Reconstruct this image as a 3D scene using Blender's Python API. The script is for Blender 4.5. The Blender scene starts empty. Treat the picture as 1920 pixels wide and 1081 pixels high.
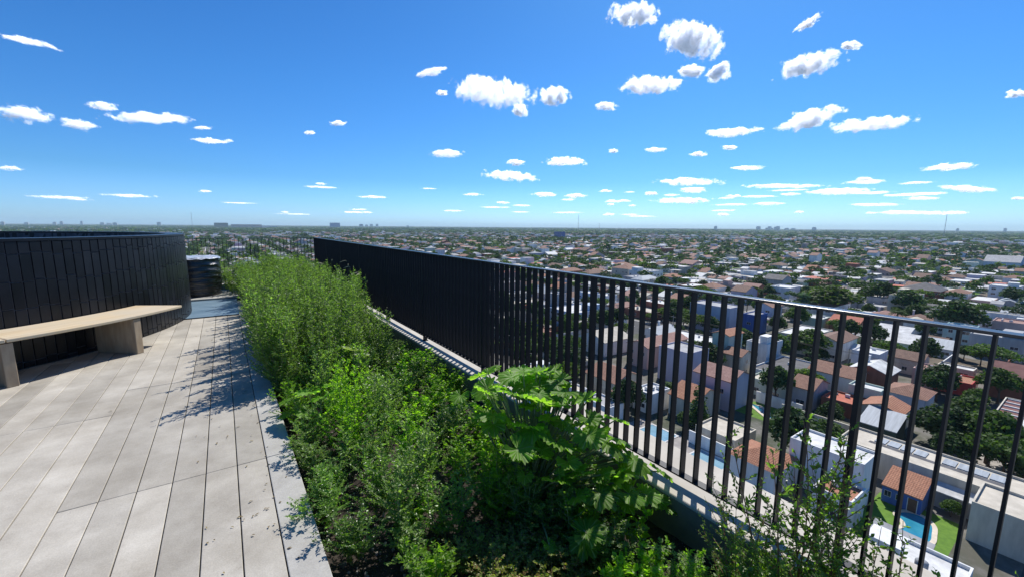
import bpy, math, random
import numpy as np
from mathutils import Vector, Matrix, noise
R = math.radians
sc = bpy.context.scene
C = sc.collection

# ---------------------------------------------------------------- camera
CAM_H = 1.65                      # metres above the deck (deck top is z = 0)
cam = bpy.data.objects.new('camera', bpy.data.cameras.new('camera'))
C.objects.link(cam); sc.camera = cam
_yaw, _pitch, _roll = R(34.5), R(8.35), R(0.42)
_F = Vector((math.sin(_yaw)*math.cos(_pitch), math.cos(_yaw)*math.cos(_pitch), -math.sin(_pitch)))
_R = Vector((math.cos(_yaw), -math.sin(_yaw), 0)); _U = _R.cross(_F)
_R2 = _R*math.cos(_roll) + _U*math.sin(_roll); _U2 = _U*math.cos(_roll) - _R*math.sin(_roll)
cam.matrix_world = Matrix(((_R2.x, _U2.x, -_F.x, 0), (_R2.y, _U2.y, -_F.y, 0), (_R2.z, _U2.z, -_F.z, CAM_H), (0, 0, 0, 1)))
cam.data.sensor_width = 36; cam.data.lens = 785/1920*36
cam.data.clip_start = 0.05; cam.data.clip_end = 200000

# ---------------------------------------------------------------- sky, sun, exposure
SUN_AZ, SUN_EL = 31.0, 50.0        # azimuth counted from +X towards +Y
w = bpy.data.worlds.new('World'); sc.world = w; w.use_nodes = True
nt = w.node_tree; bg = nt.nodes['Background']
sky = nt.nodes.new('ShaderNodeTexSky'); sky.sky_type = 'NISHITA'; sky.sun_disc = False
sky.sun_elevation = R(SUN_EL); sky.sun_rotation = R(90 - SUN_AZ)
sky.air_density = 1.0; sky.dust_density = 0.5; sky.ozone_density = 1.6; sky.altitude = 50
hs = nt.nodes.new('ShaderNodeHueSaturation'); hs.inputs['Saturation'].default_value = 1.18; hs.inputs['Value'].default_value = 1.0
nt.links.new(sky.outputs[0], hs.inputs['Color']); tint = nt.nodes.new('ShaderNodeMix'); tint.data_type = 'RGBA'; tint.blend_type = 'MULTIPLY'; tint.inputs[0].default_value = 1
_tc = nt.nodes.new('ShaderNodeTexCoord'); _sx = nt.nodes.new('ShaderNodeSeparateXYZ'); _cr = nt.nodes.new('ShaderNodeValToRGB')
nt.links.new(_tc.outputs['Generated'], _sx.inputs[0]); nt.links.new(_sx.outputs[2], _cr.inputs[0]); nt.links.new(_cr.outputs[0], tint.inputs[7])
_e = _cr.color_ramp.elements; _e.new(0.12); _e.new(0.28)      # tint of the clear air from the horizon to the zenith
for _i, (_p, _c) in enumerate(((0.0, (0.55, 0.92, 1.75)), (0.10, (0.31, 0.66, 1.10)), (0.28, (0.29, 0.68, 1.07)), (0.6, (0.24, 0.61, 0.96)))):
    _e[_i].position = _p; _e[_i].color = (*_c, 1)
nt.links.new(hs.outputs[0], tint.inputs[6]); nt.links.new(tint.outputs[2], bg.inputs['Color'])
bg.inputs['Strength'].default_value = 0.094
sun = bpy.data.objects.new('sun', bpy.data.lights.new('sun', 'SUN')); C.objects.link(sun)
sun.data.energy = 4.2; sun.data.angle = R(0.5); sun.data.color = (1.0, 0.955, 0.89)
_sd = Vector((math.cos(R(SUN_AZ))*math.cos(R(SUN_EL)), math.sin(R(SUN_AZ))*math.cos(R(SUN_EL)), math.sin(R(SUN_EL))))
sun.rotation_euler = _sd.to_track_quat('Z', 'Y').to_euler()
sc.view_settings.view_transform = 'Standard'; sc.view_settings.look = 'None'
sc.view_settings.exposure = 0.45; sc.view_settings.gamma = 1.0; sc.view_settings.use_curve_mapping = False
sc.render.engine = 'CYCLES'
sc.cycles.use_denoising = True
sc.cycles.max_bounces = 8; sc.cycles.diffuse_bounces = 3; sc.cycles.glossy_bounces = 3
sc.cycles.transmission_bounces = 5; sc.cycles.transparent_max_bounces = 32; sc.cycles.volume_bounces = 1
sc.cycles.sample_clamp_indirect = 6

# ---------------------------------------------------------------- helpers
def tag(o, label=None, cat=None, group=None, kind=None):
    if label: o['label'] = label
    if cat: o['category'] = cat
    if group: o['group'] = group
    if kind: o['kind'] = kind
    return o

def empty(name, loc, rz=0.0, **k):
    o = bpy.data.objects.new(name, None); C.objects.link(o)
    o.location = loc; o.rotation_euler = (0, 0, rz); o.empty_display_size = 0.2
    return tag(o, **k)

def link(name, me, parent=None, **k):
    o = bpy.data.objects.new(name, me); C.objects.link(o)
    if parent is not None: o.parent = parent
    return tag(o, **k)

def np_mesh(name, V, F, mats, mi=None, smooth=False):
    """V (n,3) array, F (m,k) array of equal-sized faces."""
    V = np.asarray(V, dtype=np.float32); F = np.asarray(F, dtype=np.int32)
    me = bpy.data.meshes.new(name)
    me.vertices.add(len(V)); me.vertices.foreach_set('co', V.ravel())
    k = F.shape[1]; me.loops.add(F.size); me.loops.foreach_set('vertex_index', F.ravel())
    me.polygons.add(len(F))
    me.polygons.foreach_set('loop_start', np.arange(0, F.size, k, dtype=np.int32))
    if mi is not None: me.polygons.foreach_set('material_index', np.asarray(mi, dtype=np.int32))
    me.polygons.foreach_set('use_smooth', np.full(len(F), smooth))
    for m in (mats if isinstance(mats, (list, tuple)) else [mats]): me.materials.append(m)
    me.update(calc_edges=True)
    return me

class MB:
    """collects boxes, prisms, tubes in one mesh"""
    def __init__(s): s.v = []; s.f = []; s.m = []
    def poly(s, pts, mi=0):
        n = len(s.v); s.v += [tuple(p) for p in pts]; s.f.append(tuple(range(n, n+len(pts)))); s.m.append(mi)
    def box(s, x0, x1, y0, y1, z0, z1, mi=0):
        n = len(s.v)
        s.v += [(x0,y0,z0),(x1,y0,z0),(x1,y1,z0),(x0,y1,z0),(x0,y0,z1),(x1,y0,z1),(x1,y1,z1),(x0,y1,z1)]
        for f in ((0,3,2,1),(4,5,6,7),(0,1,5,4),(1,2,6,5),(2,3,7,6),(3,0,4,7)):
            s.f.append(tuple(n+i for i in f)); s.m.append(mi)
    def prism(s, poly, z0, z1, mi=0):
        n = len(s.v); k = len(poly)
        s.v += [(p[0],p[1],z0) for p in poly] + [(p[0],p[1],z1) for p in poly]
        s.f.append(tuple(n+i for i in reversed(range(k)))); s.m.append(mi)
        s.f.append(tuple(n+k+i for i in range(k))); s.m.append(mi)
        for i in range(k):
            j = (i+1) % k; s.f.append((n+i, n+j, n+k+j, n+k+i)); s.m.append(mi)
    def tube(s, pts, radii, sides=6, mi=0, cap=True):
        pts = [Vector(p) for p in pts]; n0 = len(s.v)
        for i, p in enumerate(pts):
            d = (pts[min(i+1, len(pts)-1)] - pts[max(i-1, 0)])
            d = d.normalized() if d.length > 1e-9 else Vector((0,0,1))
            a = d.orthogonal().normalized(); b = d.cross(a)
            r = radii[i] if isinstance(radii, (list, tuple)) else radii
            for k in range(sides):
                t = 2*math.pi*k/sides; q = p + a*(r*math.cos(t)) + b*(r*math.sin(t)); s.v.append(tuple(q))
        for i in range(len(pts)-1):
            for k in range(sides):
                k2 = (k+1) % sides; a0 = n0+i*sides
                s.f.append((a0+k, a0+k2, a0+sides+k2, a0+sides+k)); s.m.append(mi)
        if cap:
            s.f.append(tuple(n0+k for k in reversed(range(sides)))); s.m.append(mi)
            s.f.append(tuple(n0+(len(pts)-1)*sides+k for k in range(sides))); s.m.append(mi)
    def mesh(s, name, mats, smooth=False):
        me = bpy.data.meshes.new(name); me.from_pydata(s.v, [], s.f)
        for m in (mats if isinstance(mats, (list, tuple)) else [mats]): me.materials.append(m)
        me.polygons.foreach_set('material_index', s.m)
        me.polygons.foreach_set('use_smooth', [smooth]*len(s.f)); me.update()
        return me
    def build(s, name, mats, parent=None, smooth=False, **k):
        return link(name, s.mesh(name, mats, smooth), parent, **k)

def copy_thing(o, loc=None, rz=None, scale=None, **k):
    c = o.copy(); C.objects.link(c)
    for ch in list(o.children):
        d = ch.copy(); C.objects.link(d); d.parent = c
        for g in list(ch.children):
            e = g.copy(); C.objects.link(e); e.parent = d
    if loc is not None: c.location = loc
    if rz is not None: c.rotation_euler = (c.rotation_euler[0], c.rotation_euler[1], rz)
    if scale is not None: c.scale = scale
    return tag(c, **k)

# ---------------------------------------------------------------- materials
def newmat(name):
    m = bpy.data.materials.new(name); m.use_nodes = True
    n = m.node_tree; b = n.nodes['Principled BSDF']; return m, n, b

def mix_rgb(n, fac, a, b, blend='MIX'):
    x = n.nodes.new('ShaderNodeMix'); x.data_type = 'RGBA'; x.blend_type = blend
    for s, v in ((0, fac), (6, a), (7, b)):
        if isinstance(v, bpy.types.NodeSocket): n.links.new(v, x.inputs[s])
        elif s == 0: x.inputs[0].default_value = v
        else: x.inputs[s].default_value = (*v[:3], 1)
    return x.outputs[2]

def noise_tex(n, scale, detail=4, rough=0.55, coord='Object', stretch=None):
    tc = n.nodes.new('ShaderNodeTexCoord'); t = n.nodes.new('ShaderNodeTexNoise')
    t.inputs['Scale'].default_value = scale; t.inputs['Detail'].default_value = detail; t.inputs['Roughness'].default_value = rough
    src = tc.outputs[coord]
    if stretch:
        mp = n.nodes.new('ShaderNodeMapping'); mp.inputs['Scale'].default_value = stretch
        n.links.new(src, mp.inputs[0]); src = mp.outputs[0]
    n.links.new(src, t.inputs['Vector']); return t.outputs['Fac']

def ramp(n, src, p0, p1, c0=(0,0,0), c1=(1,1,1)):
    r = n.nodes.new('ShaderNodeValToRGB'); e = r.color_ramp.elements
    e[0].position = p0; e[1].position = p1; e[0].color = (*c0, 1); e[1].color = (*c1, 1)
    n.links.new(src, r.inputs[0]); return r.outputs[0]

def bump(n, b, src, strength=0.3, dist=0.01):
    bp = n.nodes.new('ShaderNodeBump'); bp.inputs['Strength'].default_value = strength; bp.inputs['Distance'].default_value = dist
    n.links.new(src, bp.inputs['Height']); n.links.new(bp.outputs[0], b.inputs['Normal'])

def mottled(name, c0, c1, scale=3.0, rough=0.8, bmp=0.0, stretch=None, island=0.0, spec=0.4, detail=6, metal=0.0, bscale=None, bdist=0.01):
    """two tones mixed by noise, optional change of tone from piece to piece"""
    m, n, b = newmat(name)
    col = mix_rgb(n, ramp(n, noise_tex(n, scale, detail, 0.6, stretch=stretch), 0.33, 0.67), c0, c1)
    if island:
        g = n.nodes.new('ShaderNodeNewGeometry')
        mr = n.nodes.new('ShaderNodeMapRange'); mr.inputs[3].default_value = 1-island; mr.inputs[4].default_value = 1+island*0.6
        n.links.new(g.outputs['Random Per Island'], mr.inputs[0])
        v = n.nodes.new('ShaderNodeCombineColor')
        for i in range(3): n.links.new(mr.outputs[0], v.inputs[i])
        col = mix_rgb(n, 1.0, col, v.outputs[0], 'MULTIPLY')
    n.links.new(col, b.inputs['Base Color']); b.inputs['Roughness'].default_value = rough
    b.inputs['Specular IOR Level'].default_value = spec; b.inputs['Metallic'].default_value = metal
    if bmp: bump(n, b, noise_tex(n, bscale or scale*6, 5, 0.6), bmp, bdist)
    return m

def leaf_mat(name, cols, trans=0.45, rough=0.42, tcol=None, spec=0.35, vein=False):
    """leaf: reflected colour varies leaf by leaf, part of the light goes through"""
    m, n, b = newmat(name)
    g = n.nodes.new('ShaderNodeNewGeometry'); r = n.nodes.new('ShaderNodeValToRGB')
    e = r.color_ramp.elements
    while len(e) < len(cols): e.new(0.5)
    for i, c in enumerate(cols): e[i].position = i/(len(cols)-1); e[i].color = (*c, 1)
    n.links.new(g.outputs['Random Per Island'], r.inputs[0])
    oi = n.nodes.new('ShaderNodeObjectInfo')
    mr = n.nodes.new('ShaderNodeMapRange'); mr.inputs[3].default_value = 0.75; mr.inputs[4].default_value = 1.2
    n.links.new(oi.outputs['Random'], mr.inputs[0])
    v = n.nodes.new('ShaderNodeCombineColor')
    for i in range(3): n.links.new(mr.outputs[0], v.inputs[i])
    col = mix_rgb(n, 1.0, r.outputs[0], v.outputs[0], 'MULTIPLY')
    if vein:
        at = n.nodes.new('ShaderNodeAttribute'); at.attribute_name = 'vein'
        col = mix_rgb(n, ramp(n, at.outputs['Fac'], 0.72, 0.98), col, (0.30, 0.38, 0.16))
    n.links.new(col, b.inputs['Base Color']); b.inputs['Roughness'].default_value = rough; b.inputs['Specular IOR Level'].default_value = spec
    t = n.nodes.new('ShaderNodeBsdfTranslucent')
    tc = mix_rgb(n, 1.0, col, tcol or (2.3, 2.6, 0.9), 'MULTIPLY'); n.links.new(tc, t.inputs[0])
    mx = n.nodes.new('ShaderNodeMixShader'); mx.inputs[0].default_value = trans
    n.links.new(b.outputs[0], mx.inputs[1]); n.links.new(t.outputs[0], mx.inputs[2])
    n.links.new(mx.outputs[0], n.nodes['Material Output'].inputs['Surface'])
    return m
# ================================================================ terrace
M_deck = mottled('deck_planks', (0.40,0.365,0.305), (0.54,0.50,0.425), 3.0, 0.7, 0.3, island=0.23, spec=0.45, bscale=30, bdist=0.004)
def deck_detail(m):
    n = m.node_tree; b = n.nodes['Principled BSDF']; src = b.inputs['Base Color'].links[0].from_socket
    c = mix_rgb(n, 1.0, src, ramp(n, noise_tex(n, 130, 4, 0.75), 0.30, 0.70, (0.80,0.80,0.80), (1.08,1.08,1.08)), 'MULTIPLY')
    c = mix_rgb(n, 1.0, c, ramp(n, noise_tex(n, 0.9, 8, 0.75), 0.36, 0.58, (0.78,0.76,0.73), (1,1,1)), 'MULTIPLY')
    c = mix_rgb(n, 1.0, c, ramp(n, noise_tex(n, 14, 6, 0.8), 0.60, 0.74, (1,1,1), (0.80,0.78,0.76)), 'MULTIPLY')
    n.links.new(c, b.inputs['Base Color'])
deck_detail(M_deck)
M_joint = mottled('dark_joint', (0.03,0.028,0.027), (0.06,0.055,0.05), 12, 0.95)
M_coping = mottled('pale_coping', (0.39,0.375,0.34), (0.48,0.465,0.425), 3, 0.7, 0.25, island=0.05); deck_detail(M_coping)
M_conc = mottled('concrete', (0.42,0.385,0.33), (0.54,0.50,0.435), 2.5, 0.85, 0.3, bscale=25, bdist=0.004)
M_concdark = mottled('weathered_shaded_concrete', (0.13,0.125,0.10), (0.21,0.20,0.165), 2.5, 0.9, 0.3)  # also the painted shade on the parapet's inner face
M_soil = mottled('soil', (0.018,0.014,0.011), (0.06,0.045,0.034), 9, 0.95, 1.0, bscale=40, bdist=0.03)
M_black = mottled('black_paint', (0.009,0.010,0.014), (0.014,0.015,0.021), 6, 0.5, spec=0.3)
M_railtop = mottled('rail_top_paint', (0.02,0.022,0.028), (0.035,0.037,0.045), 6, 0.30, spec=0.6)
M_tile = mottled('black_tile', (0.007,0.008,0.012), (0.014,0.016,0.023), 3, 0.36, 0.15, island=0.35, spec=0.32, bscale=14, bdist=0.004)
M_grout = mottled('tile_grout', (0.05,0.055,0.068), (0.11,0.115,0.135), 9, 0.8)
M_bench = None

# deck planks: rows along the railing direction, cross joints every 2.2 m
P_W = 0.1755; X_EDGE = 0.137
m = MB(); rnd = random.Random(3)
WC = (-4.335, 9.889); WR = 3.74          # centre and radius of the round wall
i = 0
while True:
    x1 = X_EDGE - i*P_W; x0 = x1 - P_W
    if x1 < -9: break
    off = 3.30 if x1 > -0.90 else 3.30 - 0.68
    if x1 < -1.9: off -= 0.45
    if x1 < -3.0: off += 0.9
    y = off - 2.2*4
    while y < 9.2:
        y0, y1 = y, min(y+2.2, 9.18)
        g = 0.0028
        dz = rnd.uniform(-0.0012, 0.0012)
        m.box(x0+g, x1-g, y0+g, y1-g, -0.03, dz)
        y += 2.2
    i += 1
deck = m.build('deck', [M_deck], kind='structure')
bv = deck.modifiers.new('bevel', 'BEVEL'); bv.width = 0.0025; bv.segments = 1
m = MB(); m.box(-12, X_EDGE+0.17, -5, 14.6, -0.30, -0.02); m.build('deck_base', [M_joint], kind='structure')
# far light paving behind the metal plate
m = MB()
for k in range(8):
    m.box(-3.0+0.45*k, -2.56+0.45*k, 11.36, 13.0, -0.03, 0.0)
m.build('far_paving', [M_coping], kind='structure')
# pale coping plank along the planter edge
m = MB(); y = 3.30 - 2.2*4
while y < 10.9:
    m.box(X_EDGE+0.003, X_EDGE+0.172, y+0.003, min(y+2.2, 10.9)-0.003, -0.06, 0.004); y += 2.2
c = m.build('planter_coping', [M_coping], kind='structure')
bv = c.modifiers.new('bevel', 'BEVEL'); bv.width = 0.004; bv.segments = 2
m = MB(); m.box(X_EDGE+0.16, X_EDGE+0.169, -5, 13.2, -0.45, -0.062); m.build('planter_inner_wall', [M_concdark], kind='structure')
# soil sheet, uneven
n_ = 70; X = np.linspace(0.30, 2.08, 22); Y = np.linspace(-5, 13.2, 180)
V = []; 
for yy in Y:
    for xx in X: V.append((xx, yy, -0.17 + 0.05*noise.noise(Vector((xx*2.2, yy*2.2, 0))) + 0.025*noise.noise(Vector((xx*9, yy*9, 3)))))
F = [(j*22+i, j*22+i+1, (j+1)*22+i+1, (j+1)*22+i) for j in range(179) for i in range(21)]
link('soil', np_mesh('soil', V, F, M_soil, smooth=True), kind='structure')
V = []
Xa = np.linspace(-3.0, 0.30, 34); Ya = np.linspace(13.02, 13.2, 4)
# pebbles and crumbs on the soil near the deck edge
rnd = random.Random(5); m = MB()
M_peb = mottled('pebble', (0.10,0.085,0.07), (0.34,0.31,0.27), 30, 0.9, island=0.5)
for k in range(900):
    x = 0.33 + abs(rnd.gauss(0, 0.35)); yy = rnd.uniform(0.6, 4.5)
    if x > 2: continue
    r = rnd.uniform(0.003, 0.011); z = -0.165 + rnd.uniform(-.01,.03)
    a = rnd.uniform(0, 6.28); p = [(x+r*math.cos(a+t)*rnd.uniform(.7,1.2), yy+r*math.sin(a+t)*rnd.uniform(.7,1.2)) for t in (0,1.3,2.5,3.8,5.0)]
    m.prism(p, z-r, z+r*0.8)
m.build('soil_crumbs', [M_peb], kind='stuff')
# parapet that closes the planter on the open side
m = MB()
CZ = 0.10
y = -4.7
m.box(2.069, 2.575, -5, 13.75, -0.6, CZ)
par = m.build('parapet', [M_conc]); tag(par, 'low concrete parapet under the black railing, striped by its shadows', 'parapet')
bv = par.modifiers.new('bevel', 'BEVEL'); bv.width = 0.012; bv.segments = 3
m = MB(); m.box(2.063, 2.0685, -5, 13.2, -0.5, CZ-0.02); m.build('shade_liner', [M_concdark], par)  # thin dark sheet added to paint shade onto the parapet's inner face
m = MB(); m.box(-4.5, 2.069, 13.2, 13.5, -0.6, CZ)
e = m.build('parapet', [M_conc]); tag(e, 'low concrete parapet at the far end of the terrace behind the plants', 'parapet')
# the tower below the terrace
M_tower = mottled('tower_render', (0.42,0.41,0.39), (0.52,0.51,0.49), 0.4, 0.9, 0.1)
t = empty('apartment_tower', (-6, 4, -40), label='pale apartment tower that carries the terrace', cat='building')
m = MB(); m.box(-8, 8.55, -14, 9.6, 0, 39.38)
m.build('tower_body', [M_tower], t)

# ---- railing
def railing(name, p0, p1, first_post, n_posts, label, keep=100, z_top=1.305):
    """flat slats set on edge between two flat rails; p0 -> p1 on the ground"""
    p0 = Vector(p0); p1 = Vector(p1); d = (p1-p0); L = d.length; d.normalize()
    rz = math.atan2(d.y, d.x)
    t = empty(name, (p0.x, p0.y, 0), rz, label=label, cat='railing')
    m = MB(); m.box(0, L, -0.006, 0.052, z_top-0.012, z_top); o = m.build('top_rail', [M_railtop], t)
    bv = o.modifiers.new('bevel', 'BEVEL'); bv.width = 0.002; bv.segments = 2
    m = MB(); m.box(0, L, -0.003, 0.049, CZ+0.060, CZ+0.070); m.build('bottom_rail', [M_black], t)
    sp = 0.0877; slat = MB(); slat.box(-0.005, 0.005, 0, 0.047, CZ+0.0702, z_top-0.0122); sm = slat.mesh('slat', [M_black])
    post = MB(); post.box(-0.010, 0.010, -0.001, 0.051, CZ, z_top-0.0122); post.box(-0.04, 0.04, -0.005, 0.055, CZ, CZ+0.006); pm = post.mesh('post', [M_black])
    n = int(L/sp); cnt = 0; rest = []
    for k in range(n+1):
        s = first_post + sp*k
        while s > L: s -= sp*(n+1)
        if s < -0.01: continue
        if round((s-first_post)/sp) % 18 == 0:
            o = link('post', pm, t); o.location = (s, 0, 0)
        elif cnt < keep:
            o = link('slat', sm, t); o.location = (s, 0, 0); cnt += 1
        else: rest.append(s)
    if rest:
        m = MB()
        for s in rest: m.box(s-0.005, s+0.005, 0, 0.047, CZ+0.0702, z_top-0.0122)
        m.build('slat', [M_black], t, kind='stuff')
    return t
# along +Y the local y axis points to -X, so the rail's inner face is at x = 2.173-0.0..
rail_y0 = 0.567 - 0.0877*18
railing('railing', (2.222, rail_y0, 0), (2.222, 13.30, 0), 0.0877*17*0 + 0.0, 12, 'long black slatted railing on the parapet between the planter and the open view')
railing('railing', (2.17, 13.33, 0), (-3.9, 13.33, 0), 0.0, 4, 'black slatted railing across the far end of the terrace behind the tall weeds', keep=70)

# ---- round wall
cx, cy = WC
t = empty('round_wall', (cx, cy, 0), label='low round wall clad in upright black tiles with a dark coping', cat='wall')
NS = 180; TH = 0.26; ZT = 1.48
def ring(m, r0, r1, z0, z1, n=NS, mi=0):
    """closed ring: outer r1, inner r0"""
    for k in range(n):
        a, b = 2*math.pi*k/n, 2*math.pi*(k+1)/n
        P = lambda r, t_, z: (r*math.cos(t_), r*math.sin(t_), z)
        m.poly([P(r1,a,z0),P(r1,b,z0),P(r1,b,z1),P(r1,a,z1)], mi)
        m.poly([P(r0,b,z0),P(r0,a,z0),P(r0,a,z1),P(r0,b,z1)], mi)
        m.poly([P(r0,a,z1),P(r1,a,z1),P(r1,b,z1),P(r0,b,z1)], mi)
        m.poly([P(r0,b,z0),P(r1,b,z0),P(r1,a,z0),P(r0,a,z0)], mi)
m = MB(); ring(m, WR-TH, WR-0.012, -0.02, ZT-0.03); m.build('wall_core', [M_grout], t)
m = MB(); ring(m, WR-TH-0.01, WR+0.004, ZT-0.03, ZT); m.build('coping', [M_tile], t)
# tiles: upright, six courses with a broken top one, small tilts
nt_ = 232; rnd = random.Random(8); V = []; F = []
rows = [0.005, 0.10, 0.405, 0.71, 1.015, 1.33, ZT-0.031]
for side in (0, 1):
    for k in range(nt_):
        jt = rnd.uniform(-0.03, 0.03)
        for q in range(len(rows)-1):
            z0 = rows[q]; z1 = rows[q+1]
            if 0 < q: z0 = min(max(rows[q] - (0.022 if k % 2 else 0) + jt, 0), ZT)
            if q < len(rows)-2: z1 = rows[q+1] - (0.022 if k % 2 else 0) + jt
            g = 0.0035; a0 = 2*math.pi*k/nt_ + g/WR*0.9; a1 = 2*math.pi*(k+1)/nt_ - g/WR*0.9
            rr = WR if side == 0 else WR-TH; s = 1 if side == 0 else -1
            b = 0.004; dr = [rnd.uniform(-0.0016, 0.0016) for _ in range(4)]
            base = len(V); ri = rr - s*0.011
            c_ = [(a0,z0+g),(a1,z0+g),(a1,z1-g),(a0,z1-g)]
            for (a, z) in c_: V.append((ri*math.cos(a), ri*math.sin(a), z))
            ii = [(a0+b/WR,z0+g+b),(a1-b/WR,z0+g+b),(a1-b/WR,z1-g-b),(a0+b/WR,z1-g-b)]
            for (a, z), e_ in zip(ii, dr): V.append(((rr+s*e_)*math.cos(a), (rr+s*e_)*math.sin(a), z))
            fs = [(4,5,6,7),(0,1,5,4),(1,2,6,5),(2,3,7,6),(3,0,4,7)]
            for f in fs:
                f = f if side == 0 else tuple(reversed(f)); F.append([base+x for x in f])
link('tile_cladding', np_mesh('tile_cladding', V, F, M_tile), t)
# a planted bed inside the ring would be hidden; close it with a dark floor
m = MB(); m.prism([((WR-TH)*math.cos(2*math.pi*k/60), (WR-TH)*math.sin(2*math.pi*k/60)) for k in range(60)], -0.018, 0.06); m.build('inner_floor', [M_joint], t)

# ---- curved bench
def bench_mat():
    m, n, b = newmat('bench_stone')
    tc = n.nodes.new('ShaderNodeTexCoord')
    # grain follows the arc: radius and angle about the wall's centre
    sx = n.nodes.new('ShaderNodeSeparateXYZ'); n.links.new(tc.outputs['Object'], sx.inputs[0])
    at = n.nodes.new('ShaderNodeMath'); at.operation = 'ARCTAN2'; n.links.new(sx.outputs[1], at.inputs[0]); n.links.new(sx.outputs[0], at.inputs[1])
    ln = n.nodes.new('ShaderNodeVectorMath'); ln.operation = 'LENGTH'; n.links.new(tc.outputs['Object'], ln.inputs[0])
    cb = n.nodes.new('ShaderNodeCombineXYZ'); n.links.new(ln.outputs['Value'], cb.inputs[0]); n.links.new(at.outputs[0], cb.inputs[1]); n.links.new(sx.outputs[2], cb.inputs[2])
    mp = n.nodes.new('ShaderNodeMapping'); mp.inputs['Scale'].default_value = (42, 2.6, 10); n.links.new(cb.outputs[0], mp.inputs[0])
    t1 = n.nodes.new('ShaderNodeTexNoise'); t1.inputs['Scale'].default_value = 1.0; t1.inputs['Detail'].default_value = 6; n.links.new(mp.outputs[0], t1.inputs['Vector'])
    c1 = mix_rgb(n, ramp(n, t1.outputs['Fac'], 0.3, 0.7), (0.43,0.315,0.175), (0.69,0.57,0.39))
    c2 = mix_rgb(n, ramp(n, noise_tex(n, 2.2, 3), 0.4, 0.65), c1, (0.52,0.44,0.32))
    n.links.new(c2, b.inputs['Base Color']); b.inputs['Roughness'].default_value = 0.7
    bump(n, b, t1.outputs['Fac'], 0.25, 0.004); return m
M_bench = bench_mat()
M_leg = mottled('bench_leg_stone', (0.29,0.215,0.145), (0.40,0.32,0.225), 3.0, 0.75, 0.2, stretch=(6,6,1.2))
t = empty('curved_bench', (cx, cy, 0), label='curved pale bench on slab legs against the round black wall', cat='bench')
RB0, RB1, ZB = 3.775, 4.41, 0.50
def arc_slab(m, r0, r1, a0, a1, z0, z1, n):
    for k in range(n):
        a, b = a0+(a1-a0)*k/n, a0+(a1-a0)*(k+1)/n
        P = lambda r, t_, z: (r*math.cos(t_), r*math.sin(t_), z)
        q = [P(r0,a,z0),P(r1,a,z0),P(r1,b,z0),P(r0,b,z0),P(r0,a,z1),P(r1,a,z1),P(r1,b,z1),P(r0,b,z1)]
        m.poly([q[4],q[5],q[6],q[7]]); m.poly([q[0],q[3],q[2],q[1]]); m.poly([q[1],q[2],q[6],q[5]]); m.poly([q[3],q[0],q[4],q[7]])
        if k == 0: m.poly([q[0],q[1],q[5],q[4]])
        if k == n-1: m.poly([q[2],q[3],q[7],q[6]])
def fix(o):
    import bmesh
    bm = bmesh.new(); bm.from_mesh(o.data); bmesh.ops.remove_doubles(bm, verts=bm.verts, dist=1e-5)
    bmesh.ops.recalc_face_normals(bm, faces=bm.faces); bm.to_mesh(o.data); bm.free()
for a0, a1, n in ((-31.2, -56.0, 22), (-56.12, -84.0, 22), (-84.12, -112.0, 22)):
    m = MB(); arc_slab(m, RB0, RB1, R(a1), R(a0), ZB-0.034, ZB, n); o = m.build('seat_slab', [M_bench], t); fix(o)
    bv = o.modifiers.new('bevel', 'BEVEL'); bv.width = 0.006; bv.segments = 2; bv.limit_method = 'ANGLE'
for a in (-40.4, -56.0, -71.0, -98.0):
    m = MB(); m.box(RB0+0.05, RB1-0.015, -0.045, 0.045, 0.001, ZB-0.044)
    o = m.build('leg', [M_leg], t); o.rotation_euler = (0, 0, R(a))
    bv = o.modifiers.new('bevel', 'BEVEL'); bv.width = 0.006; bv.segments = 2

# ---- drum wrapped in black film
M_film = mottled('black_stretch_film', (0.006,0.006,0.008), (0.014,0.015,0.019), 3, 0.16, 0.0, spec=0.9)
nn = M_film.node_tree; bump(nn, nn.nodes['Principled BSDF'], noise_tex(nn, 7, 4, 0.6, stretch=(0.6,0.6,3.2)), 0.9, 0.035)
M_clear = mottled('clear_film', (0.30,0.33,0.37), (0.62,0.65,0.70), 9, 0.18, 0.6, spec=0.9, bscale=16, bdist=0.03)
t = empty('wrapped_roll', (-0.60, 12.4, 0), label='knee-high round roll wrapped in glossy black film past the round wall', cat='wrapped roll')
t['label'] = 'waist-high round bundle wrapped in glossy black film behind the round wall'
V = []; F = []; NA, NZ = 96, 60
for j in range(NZ+1):
    z = 0.015 + 0.865*j/NZ
    for k in range(NA):
        a = 2*math.pi*k/NA
        r = 0.485 + 0.035*math.sin(math.pi*(j/NZ))*0.6 - 0.05*max(0, 0.25-j/NZ)
        diag = math.sin(z*46 + 2.6*a + 2*math.sin(a*2)) * 0.0065 * (0.4+0.6*noise.noise(Vector((math.cos(a)*1.5, math.sin(a)*1.5, z*2)))+0.5)
        r += diag + 0.008*noise.noise(Vector((math.cos(a)*4, math.sin(a)*4, z*7)))
        V.append((r*math.cos(a), r*math.sin(a), z))
F = [(j*NA+k, j*NA+(k+1)%NA, (j+1)*NA+(k+1)%NA, (j+1)*NA+k) for j in range(NZ) for k in range(NA)]
link('film_wrap', np_mesh('film_wrap', V, F, M_film, smooth=True), t)
V = [(0,0,0.905)]; F = []; rings = 9
for j in range(1, rings+1):
    for k in range(NA):
        a = 2*math.pi*k/NA; r = 0.515*j/rings
        z = 0.90 + 0.03*noise.noise(Vector((r*math.cos(a)*7, r*math.sin(a)*7, 1))) - (0.035+0.02*noise.noise(Vector((a*3, 0, 2))) if j == rings else 0)
        V.append((r*math.cos(a), r*math.sin(a), z))
F = [(0, 1+k, 1+(k+1)%NA, 1+(k+1)%NA) for k in range(0)]
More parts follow.
